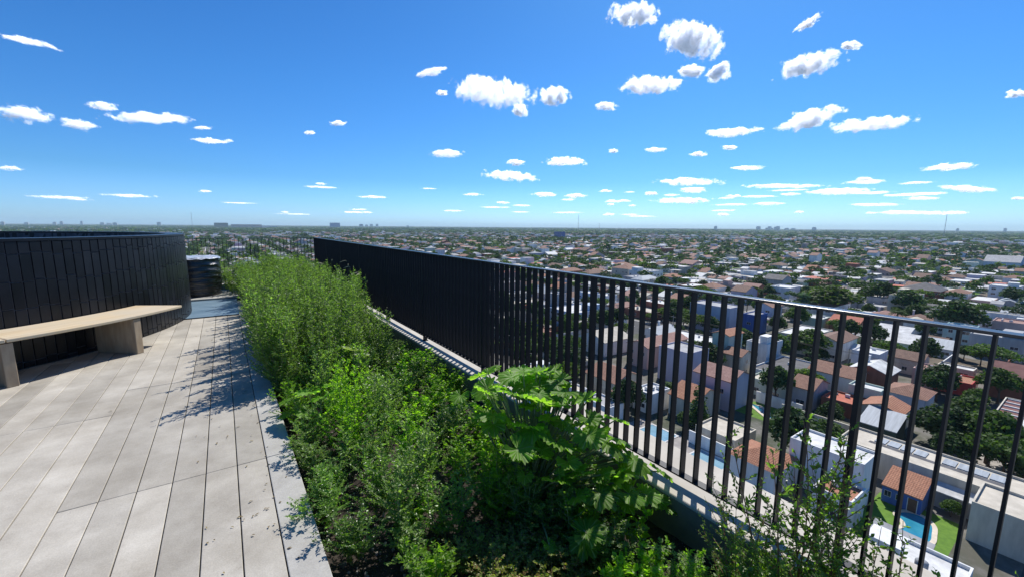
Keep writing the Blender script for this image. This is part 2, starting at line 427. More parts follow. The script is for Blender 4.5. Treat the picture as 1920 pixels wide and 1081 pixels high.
me = bpy.data.meshes.new('film_cap'); fs = [(0, 1+k, 1+(k+1)%NA) for k in range(NA)]
for j in range(rings-1): fs += [(1+j*NA+k, 1+(j+1)*NA+k, 1+(j+1)*NA+(k+1)%NA, 1+j*NA+(k+1)%NA) for k in range(NA)]
me.from_pydata(V, [], fs); me.materials.append(M_clear); me.polygons.foreach_set('use_smooth', [True]*len(fs)); me.update(); link('film_cap', me, t)
# ---- metal plate on the walkway
M_plate = mottled('blue_grey_plate', (0.10,0.17,0.23), (0.20,0.28,0.34), 1.6, 0.45, 0.15, spec=0.5, stretch=(1,3,1))
t = empty('walkway_plate', (-0.25, 10.2, 0), label='blue-grey plate laid over the walkway beyond the round wall', cat='floor plate')
m = MB(); m.box(-0.9, 0.40, -0.98, 1.02, 0.002, 0.014); m.build('sheet', [M_plate], t)
m = MB(); m.box(-0.9, 0.40, 1.023, 1.12, 0.002, 0.05); m.build('edge_kerb', [M_coping], t)
# rusty pipe stubs
M_rust = mottled('rusty_pipe', (0.20,0.06,0.03), (0.34,0.13,0.07), 20, 0.8, 0.4)
for (x, yy, L, lab) in ((0.70, 1.98, 0.16, 'longer rusty pipe stub sticking out of the planter soil'), (0.76, 1.93, 0.13, 'shorter rusty pipe stub beside the longer one in the planter')):
    m = MB(); m.tube([(0,0,-0.05),(0.03,-0.04,L)], 0.013, 12, cap=False); m.tube([(0,0,-0.05),(0.03,-0.04,L)], 0.010, 12, cap=False)
    o = m.build('pipe_stub', [M_rust], smooth=True); o.location = (x, yy, -0.15); tag(o, lab, 'pipe')
# ================================================================ planting
G1 = leaf_mat('weed_leaf', [(0.085,0.15,0.032),(0.125,0.205,0.042),(0.18,0.27,0.07),(0.10,0.175,0.058),(0.14,0.20,0.05)], 0.47)
G2 = leaf_mat('lime_leaf', [(0.11,0.22,0.015),(0.16,0.29,0.02),(0.20,0.34,0.03)], 0.55)
G3 = leaf_mat('dark_leaf', [(0.075,0.145,0.027),(0.115,0.205,0.035),(0.155,0.255,0.055)], 0.48, rough=0.32, spec=0.5)
G4 = leaf_mat('creeper_leaf', [(0.15,0.19,0.035),(0.22,0.25,0.06),(0.11,0.17,0.025),(0.27,0.17,0.07)], 0.4)
G5 = leaf_mat('lobed_leaf', [(0.17,0.32,0.02),(0.24,0.42,0.03),(0.11,0.22,0.03),(0.20,0.36,0.035)], 0.55, rough=0.5, spec=0.3, vein=True)
M_stem = mottled('green_stem', (0.10,0.14,0.05), (0.20,0.22,0.10), 12, 0.7)
M_stemred = mottled('reddish_stem', (0.16,0.07,0.04), (0.22,0.14,0.07), 12, 0.7)
M_straw = mottled('straw', (0.32,0.30,0.18), (0.48,0.45,0.30), 20, 0.8)

def leaves_mesh(name, P, D, Nn, L, W, mat, fold=0.25, droop=0.2):
    """diamond leaves with a folded midrib: P base, D direction, Nn up normal, L length, W half width"""
    P, D, Nn = (np.asarray(a, float) for a in (P, D, Nn)); L = np.asarray(L, float)[:, None]; W = np.asarray(W, float)[:, None]
    D = D/np.linalg.norm(D, axis=1, keepdims=True); S = np.cross(D, Nn); S /= (np.linalg.norm(S, axis=1, keepdims=True)+1e-9); U = np.cross(S, D)
    mid = P + D*L*0.42 - U*L*0.02; l = mid + S*W + U*W*fold*1.6; r = mid - S*W + U*W*fold*1.6; tip = P + D*L - U*L*droop
    mid2 = P + D*L*0.74 - U*L*droop*0.45; l2 = mid2 + S*W*0.62 + U*W*fold; r2 = mid2 - S*W*0.62 + U*W*fold
    V = np.stack([P, l, mid, r, l2, mid2, r2, tip], 1).reshape(-1, 3); n = len(P)
    base = (np.arange(n)*8)[:, None]
    T = np.array([[0,2,1],[0,3,2],[1,2,5],[1,5,4],[2,3,6],[2,6,5],[4,5,7],[5,6,7]]).ravel()[None, :]
    return np_mesh(name, V, (base+T).reshape(-1, 3), mat)

def rvec(rn): 
    v = Vector((rn.gauss(0,1), rn.gauss(0,1), rn.gauss(0,1))); return v.normalized()

def plant_proto(name, seed, h, stems, br, leaf, lw, mat, smat, spread=0.2, bl=0.45, curve=0.15, br_up=0.7, dens=1.0, leaf_on_main=True, start=0.12, spike=0):
    """stems rising from one base, side branches, leaves along both"""
    rn = random.Random(seed); sm = MB(); P, D, N, L, W = [], [], [], [], []
    def add_leaf(p, d, s):
        up = Vector((0,0,1))*0.8 + rvec(rn)*0.75
        P.append(p[:]); D.append(d[:]); N.append(up[:]); q = rn.uniform(0.6, 1.15)*s; L.append(leaf*q); W.append(leaf*q*lw*rn.uniform(.8,1.2))
    for s in range(stems):
        a = rn.uniform(0, 6.283); lean = rn.uniform(0.05, 1)*spread
        H = h*rn.uniform(0.72, 1.0)
        base = Vector((0.03*math.cos(a), 0.03*math.sin(a), 0)); top = Vector((lean*math.cos(a), lean*math.sin(a), H)) + Vector((rn.gauss(0,curve*.3), rn.gauss(0,curve*.3), 0))
        ctrl = base.lerp(top, 0.5) + Vector((rn.gauss(0,curve*.4), rn.gauss(0,curve*.4), H*0.06))
        pt = lambda t: base*(1-t)**2 + ctrl*2*t*(1-t) + top*t*t
        pts = [pt(i/7) for i in range(8)]; r0 = 0.0035 + h*0.003
        sm.tube(pts, [r0*(1-0.8*i/7) for i in range(8)], 4, cap=False)
        for b in range(br):
            t = start + (1-start)*(b+rn.random())/br; p = pt(t); az = b*2.4 + rn.uniform(-.5,.5)
            bLen = bl*h*(1.08-t)*rn.uniform(0.6, 1.15)
            d = Vector((math.cos(az), math.sin(az), br_up*rn.uniform(0.6,1.4))).normalized()
            e = p + d*bLen + Vector((0,0,bLen*0.15)); c = p + d*bLen*0.55 - Vector((0,0,bLen*0.05))
            q = lambda u: p*(1-u)**2 + c*2*u*(1-u) + e*u*u
            if bLen > 0.05: sm.tube([q(0), q(.5), q(1)], [r0*.4, r0*.3, r0*.15], 3, cap=False)
            nl = max(2, int(dens*(3 + bLen/leaf*2.6)))
            for k in range(nl):
                u = (k+0.4+rn.random()*.6)/nl; pp = q(min(u,1)); td = (q(min(u+.05,1))-q(max(u-.05,0))).normalized()
                side = td.cross(Vector((0,0,1))).normalized()*(1 if k % 2 else -1)
                ld = (td*rn.uniform(.3,.9) + side*rn.uniform(.4,1) + rvec(rn)*0.35 + Vector((0,0,0.15))).normalized()
                add_leaf(pp, ld, 1.0-0.35*u)
        if leaf_on_main:
            for k in range(int(10*dens*h/leaf*0.12)+6):
                t = rn.uniform(start, 1); p = pt(t); add_leaf(p, (rvec(rn)+Vector((0,0,.3))).normalized(), 1.1-0.5*t)
        if spike:
            for k in range(spike):   # crowded tiny leaves and flower buds along the tip
                t = rn.uniform(0.82, 1.06); p = pt(t); add_leaf(p, (rvec(rn)+Vector((0,0,.5))).normalized(), 0.38)
    t = empty(name, (0, 0, 0)); sm.build('stems', [smat], t)
    link('foliage', leaves_mesh('foliage', P, D, N, L, W, mat), t)
    return t

def lobed_leaf(seed, mat, size):
    """hand-shaped leaf, seven toothed lobes, cupped, stalk side at the origin"""
    rn = random.Random(seed); lobes = 7; V = [(0,0,0)]; vein = [1.0]; per = 8; nA = (lobes)*per
    span = 5.3; ring = []
    cup = rn.uniform(0.10, 0.45); tw = rn.uniform(-.3,.3)
    for (rr, j) in ((0.33, 0), (0.66, 1), (1.0, 2)):
        row = []
        for i in range(nA+1):
            th = -span/2 + span*i/nA; ph = (i % per)/per; x = abs(ph-0.5)*2          # x: 1 on the notch, 0 on the lobe axis
            lob = int(min(i, nA-1)//per); big = 1 - 0.22*abs(lob-3)/3
            edge = (1 - 0.20*(x**1.6)) * big
            if j == 2: edge *= 1 + 0.05*(1 if i % 2 else -1) + rn.uniform(-.03,.03)
            r = size*rr*(edge if j == 2 else (edge*0.5+0.5*big*0.85) if j == 1 else 0.8*big)
            z = cup*size*rr*rr*0.8 - 0.10*size*rr*(1-x) + rn.uniform(-.02,.02)*size*rr - 0.30*size*rr**3*(0.5+0.5*math.cos(th))
            row.append(len(V)); z += size*0.07*math.sin(i*1.9+seed)*rr; V.append((r*math.cos(th), r*math.sin(th), z + tw*r*math.sin(th)*.8)); vein.append(max(0.0, 1-x*2.2))
        ring.append(row)
    F = [(0, ring[0][i], ring[0][i+1]) for i in range(nA)]
    for a, b in ((0,1),(1,2)):
        F += [(ring[a][i], ring[b][i], ring[b][i+1], ring[a][i+1]) for i in range(nA)]
    return V, F, vein

def lobed_plant(name, seed, spots, mat=None):
    """spots: (x, y, z, size, tilt azimuth, tilt) of each blade; stalks run to the base"""
    rn = random.Random(seed); t = empty(name, (0,0,0)); sm = MB()
    for i, (x, y, z, s, az, tl) in enumerate(spots):
        V, F, vein = lobed_leaf(seed*100+i, mat, s)
        M = Matrix.Rotation(az, 3, 'Z') @ Matrix.Rotation(tl, 3, 'Y') @ Matrix.Rotation(rn.uniform(-.25,.25), 3, 'X')
        me = bpy.data.meshes.new('leaf'); me.from_pydata([tuple(M @ Vector(v)) for v in V], [], F); me.materials.append(mat or G5)
        at = me.attributes.new('vein', 'FLOAT', 'POINT'); at.data.foreach_set('value', vein)
        me.polygons.foreach_set('use_smooth', [True]*len(F)); me.update()
        o = link('leaf', me, t); o.location = (x, y, z)
        b = Vector((rn.uniform(-.04,.04), rn.uniform(-.04,.04), 0.0)); e = Vector((x, y, z))
        k = b.lerp(e, 0.55) + Vector((0,0,0.12*e.length)); k2 = b.lerp(e, 0.85) + Vector((0,0,0.05*e.length))
        sm.tube([b, b.lerp(k, .5)+Vector((0,0,.02)), k, k2, e], [0.009,0.008,0.006,0.005,0.004], 5, cap=False)
    sm.build('stalks', [M_stem], t)
    return t

SZ = -0.16   # soil level
protos = {}
def P_(key, *a, **k): protos.setdefault(key, []).append(plant_proto(*a, **k))
for s in range(6): P_('tall', 'tall_weed', 10+s, 1.22, 6, 18, 0.046, 0.19, G1, M_stem, bl=0.26, spread=0.20, br_up=0.9, dens=1.35, spike=26)
for s in range(5): P_('bush', 'bushy_weed', 30+s, 0.62, 6, 12, 0.034, 0.27, G1 if s % 2 else G2 if s == 2 else G3, M_stem, bl=0.42, spread=0.20, dens=1.4)
for s in range(4): P_('lime', 'lime_green_weed', 50+s, 0.50, 5, 9, 0.052, 0.33, G2, M_stem, bl=0.40, spread=0.20, dens=1.2)
for s in range(4): P_('creeper', 'creeper', 70+s, 0.20, 9, 8, 0.020, 0.42, G4, M_stemred, bl=1.3, spread=0.24, dens=1.0, br_up=0.3)
for s in range(3): P_('seedling', 'broadleaf_seedling', 80+s, 0.34, 4, 5, 0.075, 0.36, G2, M_stem, bl=0.4, spread=0.12, dens=0.55)
for s in range(3): P_('wispy', 'wispy_shrub', 90+s, 1.15, 5, 15, 0.040, 0.26, G3, M_stemred, bl=0.42, spread=0.36, dens=0.9, br_up=0.8, curve=0.3, leaf_on_main=False)
used = {k: [False]*len(v) for k, v in protos.items()}
INFO = {
 'tall': ('tall fine-leaved green weed in the dense stand between walkway and railing', 'weed', 'tall weeds along the planter'),
 'bush': ('bushy small-leaved green weed in the middle of the planter', 'weed', 'bushy weeds in the planter'),
 'lime': ('low lime-green broad-leaved weed near the striped parapet', 'weed', 'lime-green weeds in the planter'),
 'creeper': ('low yellowish creeper with reddish stems at the bottom of the planter', 'creeper', 'creepers on the planter soil'),
 'seedling': ('young weed with pale oval leaves in the near shade of the planter', 'seedling', 'oval-leaved seedlings in the planter'),
 'wispy': ('wispy small-leaved shrub reaching up against the railing bars', 'shrub', 'wispy shrubs before the railing'),
}
def put(key, i, x, y, sc_=1.0, sz=None, label=None, group=True, rz=None, z=SZ):
    i = i % len(protos[key]); p = protos[key][i]
    lab, cat, grp = INFO[key]
    o = copy_thing(p) if used[key][i] else p
    used[key][i] = True
    o.location = (x, y, z); o.rotation_euler = (0, 0, rnd.uniform(0, 6.28) if rz is None else rz)
    o.scale = (sc_, sc_, sc_ if sz is None else sz)
    for k in ('label', 'category', 'group'):
        if k in o: del o[k]
    tag(o, label or lab, cat, grp if label is None else None)
    return o
rnd = random.Random(17)
# tall dense stand, y 4.6 .. 13 ; lower towards the parapet and towards the deck edge
k = 0; y = 4.7
while y < 13.0:
    x = 0.37 + rnd.uniform(0, .08)
    while x < 2.0:
        edge = 1.0 - 0.24*max(0, (x-1.35)/0.65) - 0.12*max(0, (0.75-x)/0.35)
        ht = edge*rnd.uniform(0.80, 1.06)*(0.84 + 0.16*min(1, (y-4.7)/1.5))
        if 3.6 < y < 6.8 and x > 1.5: ht *= 0.55
        put('tall' if (ht > 0.55) else 'bush', k, x, y + rnd.uniform(-.12,.12), rnd.uniform(0.85,1.05), ht); k += 1
        x += rnd.uniform(0.26, 0.36)
    y += 0.32
for (x, yy, h) in ((0.36,5.0,1.08),(0.40,5.35,1.12),(0.37,5.7,1.1),(0.42,6.1,1.12),(0.38,4.75,0.95),(0.36,6.6,1.05),(0.38,7.1,1.05)):
    put('tall', k, x, yy, 1.05, h); k += 1
# weeds beside the wrapped roll and across the far end
for (x, yy, h) in ((-1.75,12.95,1.25),(-1.35,13.0,1.15),(-0.95,12.98,1.28),(-0.2,12.95,0.72),(0.02,12.6,0.70),(0.12,12.1,0.62),(0.22,11.6,0.6),(-0.45,13.05,1.0),(0.28,12.9,0.85),(0.30,11.2,0.62)):
    put('tall', k, x, yy, 0.8, h, z=-0.05); k += 1
# mid planter: bushy weeds
y = 2.2
while y < 4.8:
    x = 0.40 + rnd.uniform(0, .06)
    while x < 1.98:
        key = 'bush'
        if x > 1.35 and rnd.random() < 0.6: key = 'lime'
        if 1.0 < x < 1.35 and rnd.random() < 0.35: x += 0.2; continue
        h = rnd.uniform(0.75, 1.12)*(1.12 if 0.55 < x < 1.2 else 0.72)*(0.82+0.25*(y-2.2)/2.6)
        put(key, k, x, y + rnd.uniform(-.1,.1), rnd.uniform(.8,1.05), h); k += 1
        x += rnd.uniform(0.25, 0.34)
    y += 0.30
# near planter
y = 0.9
while y < 2.2:
    x = 0.62 + rnd.uniform(0, .1)
    while x < (1.3 if y > 1.75 else 0.86):
        put('bush', k, x, y + rnd.uniform(-.08,.08), rnd.uniform(.8,1.0), rnd.uniform(0.55, 0.95)*(0.75 if y < 1.25 else 1)*(0.7 if x < .8 else 1)); k += 1
        x += rnd.uniform(0.22, 0.32)
    y += 0.27
for (x, yy) in ((0.98,1.62),(1.12,1.72),(1.25,1.60),(1.06,1.48),(1.20,1.42),(1.34,1.50),(0.94,1.42),(1.14,1.30),(1.30,1.32),(1.42,1.38),(1.02,1.22),(1.24,1.18),(0.92,1.72),(1.38,1.66),(1.0,0.62),(1.15,0.7),(0.92,0.80),(1.08,0.92),(1.22,0.55),(0.86,0.64),(1.3,0.82),(0.98,0.45),(1.2,0.98)):
    put('creeper', k, x, yy, rnd.uniform(.9,1.2)); k += 1
for (x, yy) in ((1.45,0.95),(1.6,1.15),(1.72,0.95),(1.55,0.72),(1.4,1.2),(1.74,0.7),(1.5,0.5),(1.7,0.48),(1.62,0.9)):
    put('lime' if k % 3 else 'bush', k, x, yy, rnd.uniform(.62,.85), rnd.uniform(.50,.70)); k += 1
for (x, yy, h) in ((1.36,1.72,.75),(1.50,1.60,.7),(1.62,1.50,.62),(1.42,1.95,.8),(1.30,2.05,.85),(1.60,1.80,.75),(1.75,1.75,.7),(1.55,2.10,.8),(1.72,2.05,.8),(1.28,1.86,.8),(1.60,1.30,.55)):
    put('bush', k, x, yy, 0.9, h); k += 1
for (x, yy) in ((1.50,1.52),(1.50,1.05),(1.66,0.84),(1.36,0.74),(1.86,0.80),(1.56,1.40),(0.74,1.7),(0.80,2.2),(1.33,1.02),(1.05,1.18),(1.42,0.82),(1.78,1.4)):
    put('seedling', k, x, yy, 0.8); k += 1
for (x, yy, s, h) in ((1.88,0.66,0.75,0.98),(1.92,0.52,0.65,0.86),(1.95,0.38,0.65,0.66),(1.84,0.20,0.75,0.60),(1.80,0.80,0.6,0.62),(1.95,-0.06,0.6,0.84),(1.70,0.30,0.7,0.58),(1.6,0.10,0.7,0.62),(1.78,0.46,0.7,0.60)):
    put('wispy', k, x, yy, s, h); k += 1
for (x, yy, h) in ((1.55,0.62,.8),(1.72,0.60,.85),(1.66,0.40,.85),(1.85,0.36,.9),(1.5,0.30,.8),(1.36,0.52,.7),(1.44,0.42,.7),(1.84,0.70,.7),(1.62,0.18,.9),(1.8,0.10,.95),(1.35,0.66,.6)):
    put('bush', k, x, yy, 0.85, h); k += 1
# big hand-leaved plant before the railing
B = Vector((1.50, 1.95, SZ)); spots = []
def blade(px, py, pz, s, az, tl): spots.append((px-B.x, py-B.y, pz-B.z, s*0.84, R(az), R(tl)))
for a in ((1.62,2.22,0.66,.15,200,-10),(1.42,2.05,0.62,.17,230,-25),(1.55,1.92,0.58,.18,215,-38),(1.78,2.05,0.60,.13,160,-20),(1.86,1.86,0.55,.13,120,10),
          (1.50,1.72,0.42,.15,240,-15),(1.66,1.62,0.46,.14,250,5),(1.80,1.60,0.38,.15,300,15),(1.90,1.48,0.30,.15,310,20),(1.98,1.70,0.44,.12,20,15),
          (1.34,1.85,0.32,.13,200,-30),(1.42,1.62,0.26,.12,250,-35),(1.58,1.45,0.22,.14,270,0),(1.74,1.38,0.20,.13,300,10),(1.30,2.15,0.46,.12,150,-10),
          (1.48,2.30,0.58,.12,100,10),(1.72,2.32,0.62,.11,80,5),(1.92,2.10,0.48,.11,40,10),(1.68,1.85,0.64,.15,260,-22),(1.36,2.30,0.40,.11,180,0),
          (1.58,2.02,0.50,.15,205,-20),(1.70,1.95,0.52,.14,230,-30),(1.44,1.90,0.46,.15,220,-30),(1.60,1.75,0.34,.14,245,-25),(1.76,1.72,0.50,.13,280,0),(1.88,1.62,0.38,.13,320,10),(1.52,2.20,0.66,.13,170,-10),(1.80,1.48,0.26,.13,280,-10),
          (1.38,1.74,0.36,.12,235,-35),(1.66,2.12,0.70,.13,120,-5),(1.94,1.90,0.52,.12,60,5),(1.48,1.52,0.20,.11,255,-25),(1.86,1.36,0.16,.12,300,0),
          (2.04,1.40,0.22,.11,330,25),(1.55,2.12,0.72,.12,190,-15)):
    blade(*a)
rq = random.Random(41)
for q in range(84):
    x, yy = rq.uniform(1.24, 2.04), rq.uniform(1.36, 2.5); top = 0.70 - 0.55*max(0, (2.05-yy))/0.7*0.9 - 0.25*abs(x-1.6)
    blade(x, yy, max(0.02, top - abs(rq.gauss(0, .10))), rq.choice((.06,.07,.09,.10,.12,.14)), rq.uniform(130, 350), rq.uniform(-55, 20))
o = lobed_plant('lobed_leaf_plant', 7, spots); o.location = B
tag(o, 'largest plant, with broad bright hand-shaped leaves, growing before the railing', 'plant')
sp = [(0.0,0.0,0.30,.12,R(200),R(-10)),(-.12,.08,.24,.11,R(150),R(5)),(.10,-.06,.26,.12,R(260),R(-20)),(.12,.10,.30,.10,R(60),R(0)),(-.05,-.14,.18,.09,R(230),R(-10)),(-.16,-.02,.16,.09,R(180),R(10))]
o = lobed_plant('lobed_leaf_plant', 8, sp); o.location = (0.50, 3.75, SZ+.12)
tag(o, 'small yellow-green plant with hand-shaped leaves leaning over the deck edge', 'plant')
sp = [(0,0,.55,.13,R(240),R(-30)),(.10,.10,.46,.10,R(60),R(0)),(-.12,.06,.40,.09,R(170),R(10))]
M_pale = leaf_mat('pale_lobed_leaf', [(0.22,0.28,0.14),(0.26,0.32,0.18)], 0.3, rough=0.4, spec=0.5, vein=True)
o = lobed_plant('lobed_leaf_plant', 9, sp, M_pale); o.location = (1.02, 4.35, SZ)
tag(o, 'pale hand-leaved plant standing up among the middle weeds', 'plant')
# a few dropped leaves on the paving
rl = random.Random(12); P, D, N, L, W = [], [], [], [], []
for q in range(150):
    x = 0.30 - abs(rl.gauss(0, .35)); P.append((x, rl.uniform(0.8, 9), 0.008)); a = rl.uniform(0, 6.28); D.append((math.cos(a), math.sin(a), .02)); N.append((rl.uniform(-.3,.3), rl.uniform(-.3,.3), 1)); L.append(rl.uniform(.012, .03)); W.append(rl.uniform(.003, .007))
M_dry = mottled('dry_leaf', (0.14,0.09,0.04), (0.25,0.20,0.09), 30, 0.8)
link('fallen_leaves', leaves_mesh('fallen_leaves', P, D, N, L, W, M_dry), kind='stuff')
# seed-head grasses by the solid-looking stretch of railing
def grass(seed, n, h, loc, label):
    rn = random.Random(seed); st = MB(); hd = MB()
    for i in range(n):
        a = rn.uniform(0, 6.28); b = Vector((rn.gauss(0,.03), rn.gauss(0,.03), 0)); H = h*rn.uniform(.8,1.05); le = rn.uniform(.1,.28)
        pts = [b + Vector((math.cos(a)*le*t*t, math.sin(a)*le*t*t, H*(t - 0.0*t*t))) for t in (0,.25,.5,.75,.9)]
        e = pts[-1]; arc = [e + Vector((math.cos(a)*.11*math.sin(q)*1.1, math.sin(a)*.11*math.sin(q)*1.1, .05*(1-math.cos(q*1.0))*0.4 + .045*math.sin(q) - .035*q*q*0.55)) for q in (0,.5,1.0,1.5,1.9)]
        st.tube(pts, [.0025,.0022,.002,.0016,.0013], 4, cap=False); hd.tube(arc, [.0035,.0065,.0065,.005,.002], 6)
    t = empty('seed_grass', loc); st.build('stalks', [M_stem], t); hd.build('seed_heads', [M_straw], t); return tag(t, label, 'grass')
grass(1, 5, 1.28, (1.62, 7.0, SZ), 'arching seed-head grass standing out against the dark railing, nearer tuft')
grass(2, 4, 1.36, (1.66, 8.5, SZ), 'arching seed-head grass against the dark railing, farther tuft')
for key in protos:
    for i, p in enumerate(protos[key]):
        if not used[key][i]:
            for ch in list(p.children): bpy.data.objects.remove(ch)
            bpy.data.objects.remove(p)
# ================================================================ the suburb, 40 m below
GZ = -40.0
rnd = random.Random(99)
def tile_mat(name, c0, c1):
    m, n, b = newmat(name)
    tc = n.nodes.new('ShaderNodeTexCoord')
    w1 = n.nodes.new('ShaderNodeTexWave'); w1.inputs['Scale'].default_value = 1.1; w1.bands_direction = 'Y'; n.links.new(tc.outputs['Object'], w1.inputs['Vector'])
    w2 = n.nodes.new('ShaderNodeTexWave'); w2.inputs['Scale'].default_value = 0.8; w2.bands_direction = 'X'; n.links.new(tc.outputs['Object'], w2.inputs['Vector'])
    base = mix_rgb(n, ramp(n, noise_tex(n, 0.9, 6, 0.7), 0.35, 0.65), c0, c1)
    base = mix_rgb(n, 1.0, base, ramp(n, noise_tex(n, 4.5, 3, 0.8), 0.35, 0.65, (0.62,0.62,0.62), (1.2,1.2,1.2)), 'MULTIPLY')
    dk = tuple(x*0.62 for x in c0)
    c = mix_rgb(n, ramp(n, w2.outputs['Fac'], 0.0, 0.35), dk, base)
    n.links.new(c, b.inputs['Base Color']); b.inputs['Roughness'].default_value = 0.85
    bump(n, b, w1.outputs['Fac'], 0.5, 0.06); return m
WALL = {k: mottled('wall_'+k.replace(' ', '_'), c0, c1, 0.8, 0.9, stretch=(1,1,0.22)) for k, (c0, c1) in {
 'white': ((0.58,0.58,0.57),(0.80,0.80,0.78)), 'cream': ((0.42,0.38,0.31),(0.62,0.57,0.47)), 'grey': ((0.28,0.28,0.29),(0.40,0.40,0.41)),
 'lavender': ((0.40,0.38,0.46),(0.48,0.46,0.54)), 'pink': ((0.50,0.34,0.30),(0.60,0.42,0.36)), 'brick': ((0.20,0.075,0.05),(0.30,0.12,0.08)),
 'pale blue': ((0.36,0.44,0.56),(0.46,0.54,0.64)), 'pale green': ((0.38,0.46,0.40),(0.48,0.56,0.48)), 'blue': ((0.05,0.10,0.30),(0.08,0.15,0.38)),
 'dark green': ((0.025,0.05,0.045),(0.05,0.08,0.07)), 'aqua': ((0.34,0.52,0.52),(0.50,0.66,0.64)), 'red': ((0.42,0.05,0.05),(0.55,0.09,0.08))}.items()}
ROOF = {'terracotta': tile_mat('roof_terracotta', (0.24,0.115,0.075), (0.36,0.19,0.125)), 'brown tile': tile_mat('roof_brown', (0.16,0.085,0.06), (0.26,0.15,0.10)),
 'faded pink tile': tile_mat('roof_pink', (0.30,0.15,0.12), (0.42,0.25,0.20)), 'orange tile': tile_mat('roof_orange', (0.34,0.14,0.075), (0.45,0.21,0.12)),
 'white': mottled('roof_white', (0.42,0.42,0.41), (0.70,0.70,0.68), 0.5, 0.8), 'pale grey': mottled('roof_grey', (0.26,0.26,0.265), (0.42,0.42,0.42), 0.5, 0.85),
 'cream': mottled('roof_cream', (0.42,0.38,0.31), (0.58,0.53,0.44), 0.6, 0.85), 'dark grey': mottled('roof_dark', (0.05,0.05,0.055), (0.11,0.11,0.12), 0.5, 0.8),
 'red-painted': mottled('roof_red', (0.36,0.09,0.05), (0.48,0.14,0.08), 0.5, 0.8), 'sheet metal': mottled('roof_metal', (0.24,0.27,0.30), (0.36,0.40,0.44), 0.6, 0.6, stretch=(0.3,4,1), spec=0.3),
 'maroon': mottled('roof_maroon', (0.13,0.05,0.045), (0.20,0.09,0.075), 0.5, 0.85)}
M_glass = mottled('window_glass', (0.015,0.02,0.03), (0.05,0.06,0.08), 0.8, 0.12, spec=0.8)
M_wframe = mottled('window_frame', (0.55,0.55,0.53), (0.62,0.62,0.60), 2, 0.6)
M_door = mottled('door_wood', (0.10,0.05,0.03), (0.16,0.08,0.05), 2, 0.6)
M_tank = mottled('tank_grey', (0.18,0.19,0.20), (0.36,0.37,0.38), 1.5, 0.6)
wm = MB(); wm.box(-0.75,0.75,-0.02,0.04,-0.6,0.6,1); wm.box(-0.68,-0.03,0.041,0.05,-0.53,0.53,0); wm.box(0.03,0.68,0.041,0.05,-0.53,0.53,0)
WIN = wm.mesh('window', [M_glass, M_wframe])
wm = MB(); wm.box(-0.5,0.5,-0.02,0.05,0,2.1,0); wm.box(-0.58,-0.501,-0.02,0.06,0,2.16,1); wm.box(0.501,0.58,-0.02,0.06,0,2.16,1)
DOOR = wm.mesh('door', [M_door, M_wframe])
tk = MB(); tk.tube([(0,0,0.0),(0,0,0.08),(0,0,1.1),(0,0,1.25),(0,0,1.3)], [0.5,0.55,0.55,0.35,0.2], 12); TANK = tk.mesh('water_tank', [M_tank], True)
acu = MB(); acu.box(-.45,.45,-.18,.18,.08,.75); acu.box(-.4,-.3,-.15,.15,0,.08); acu.box(.3,.4,-.15,.15,0,.08); acu.box(-.25,.25,-.20,-.181,.15,.65,1); ACU = acu.mesh('air_conditioner', [WALL['white'], M_tank])
ch = MB(); ch.box(-0.3,0.3,-0.3,0.3,-1.6,1.2); ch.box(-0.4,0.4,-0.4,0.4,1.2,1.35); CHIM = ch.mesh('chimney', [WALL['white']])
# split-type air-conditioner box and roof stair hut give flat roofs some relief
def roof_shape(m, kind, X, Y, h, mi=0, pitch=0.40, over=0.35):
    """X, Y half sizes; mesh pieces of the roof, thick"""
    t = 0.16
    if kind in ('gable_x', 'gable_y'):
        a, b = (X, Y) if kind == 'gable_x' else (Y, X)      # ridge along a
        rh = b*pitch; tr = (lambda p: p) if kind == 'gable_x' else (lambda p: (-p[1], p[0], p[2]))
        z0 = h - over*pitch
        for s in (-1, 1):
            q = [(-a-over, s*(b+over), z0), (a+over, s*(b+over), z0), (a+over, 0, h+rh), (-a-over, 0, h+rh)]
            lo = [tr(p) for p in q]; hi = [tr((p[0], p[1], p[2]+t)) for p in q]
            n = len(m.v); m.v += lo + hi
            for f in ((0,3,2,1),(4,5,6,7),(0,1,5,4),(1,2,6,5),(3,0,4,7)):
                m.f.append(tuple(n+i for i in (f if s < 0 else f[::-1]))); m.m.append(mi)
    elif kind == 'hip':
        a, b = max(X, Y)+over, min(X, Y)+over; rh = b*pitch; r = a-b; tr = (lambda p: p) if X >= Y else (lambda p: (-p[1], p[0], p[2]))
        c = [tr(p) for p in ((-a,-b,h-over*pitch),(a,-b,h-over*pitch),(a,b,h-over*pitch),(-a,b,h-over*pitch),(-r,0,h+rh),(r+1e-3,0,h+rh))]
        n = len(m.v); m.v += c
        for f in ((0,1,5,4),(1,2,5),(2,3,4,5),(3,0,4),(0,3,2,1)): m.f.append(tuple(n+i for i in f)); m.m.append(mi)
    elif kind == 'lean':                                    # falls towards -x
        n = len(m.v); x0, x1, y0, y1 = -X-over, X+0.1, -Y-0.1, Y+0.1; z0 = h-over*0.3; z1 = z0+(x1-x0)*0.3
        m.v += [(x0,y0,z0),(x1,y0,z1),(x1,y1,z1),(x0,y1,z0),(x0,y0,z0+t),(x1,y0,z1+t),(x1,y1,z1+t),(x0,y1,z0+t)]
        for f in ((0,3,2,1),(4,5,6,7),(0,1,5,4),(1,2,6,5),(2,3,7,6),(3,0,4,7)): m.f.append(tuple(n+i for i in f)); m.m.append(mi)
    else:
        m.box(-X+0.22, X-0.22, -Y+0.22, Y-0.22, h-0.05, h+0.06, mi)
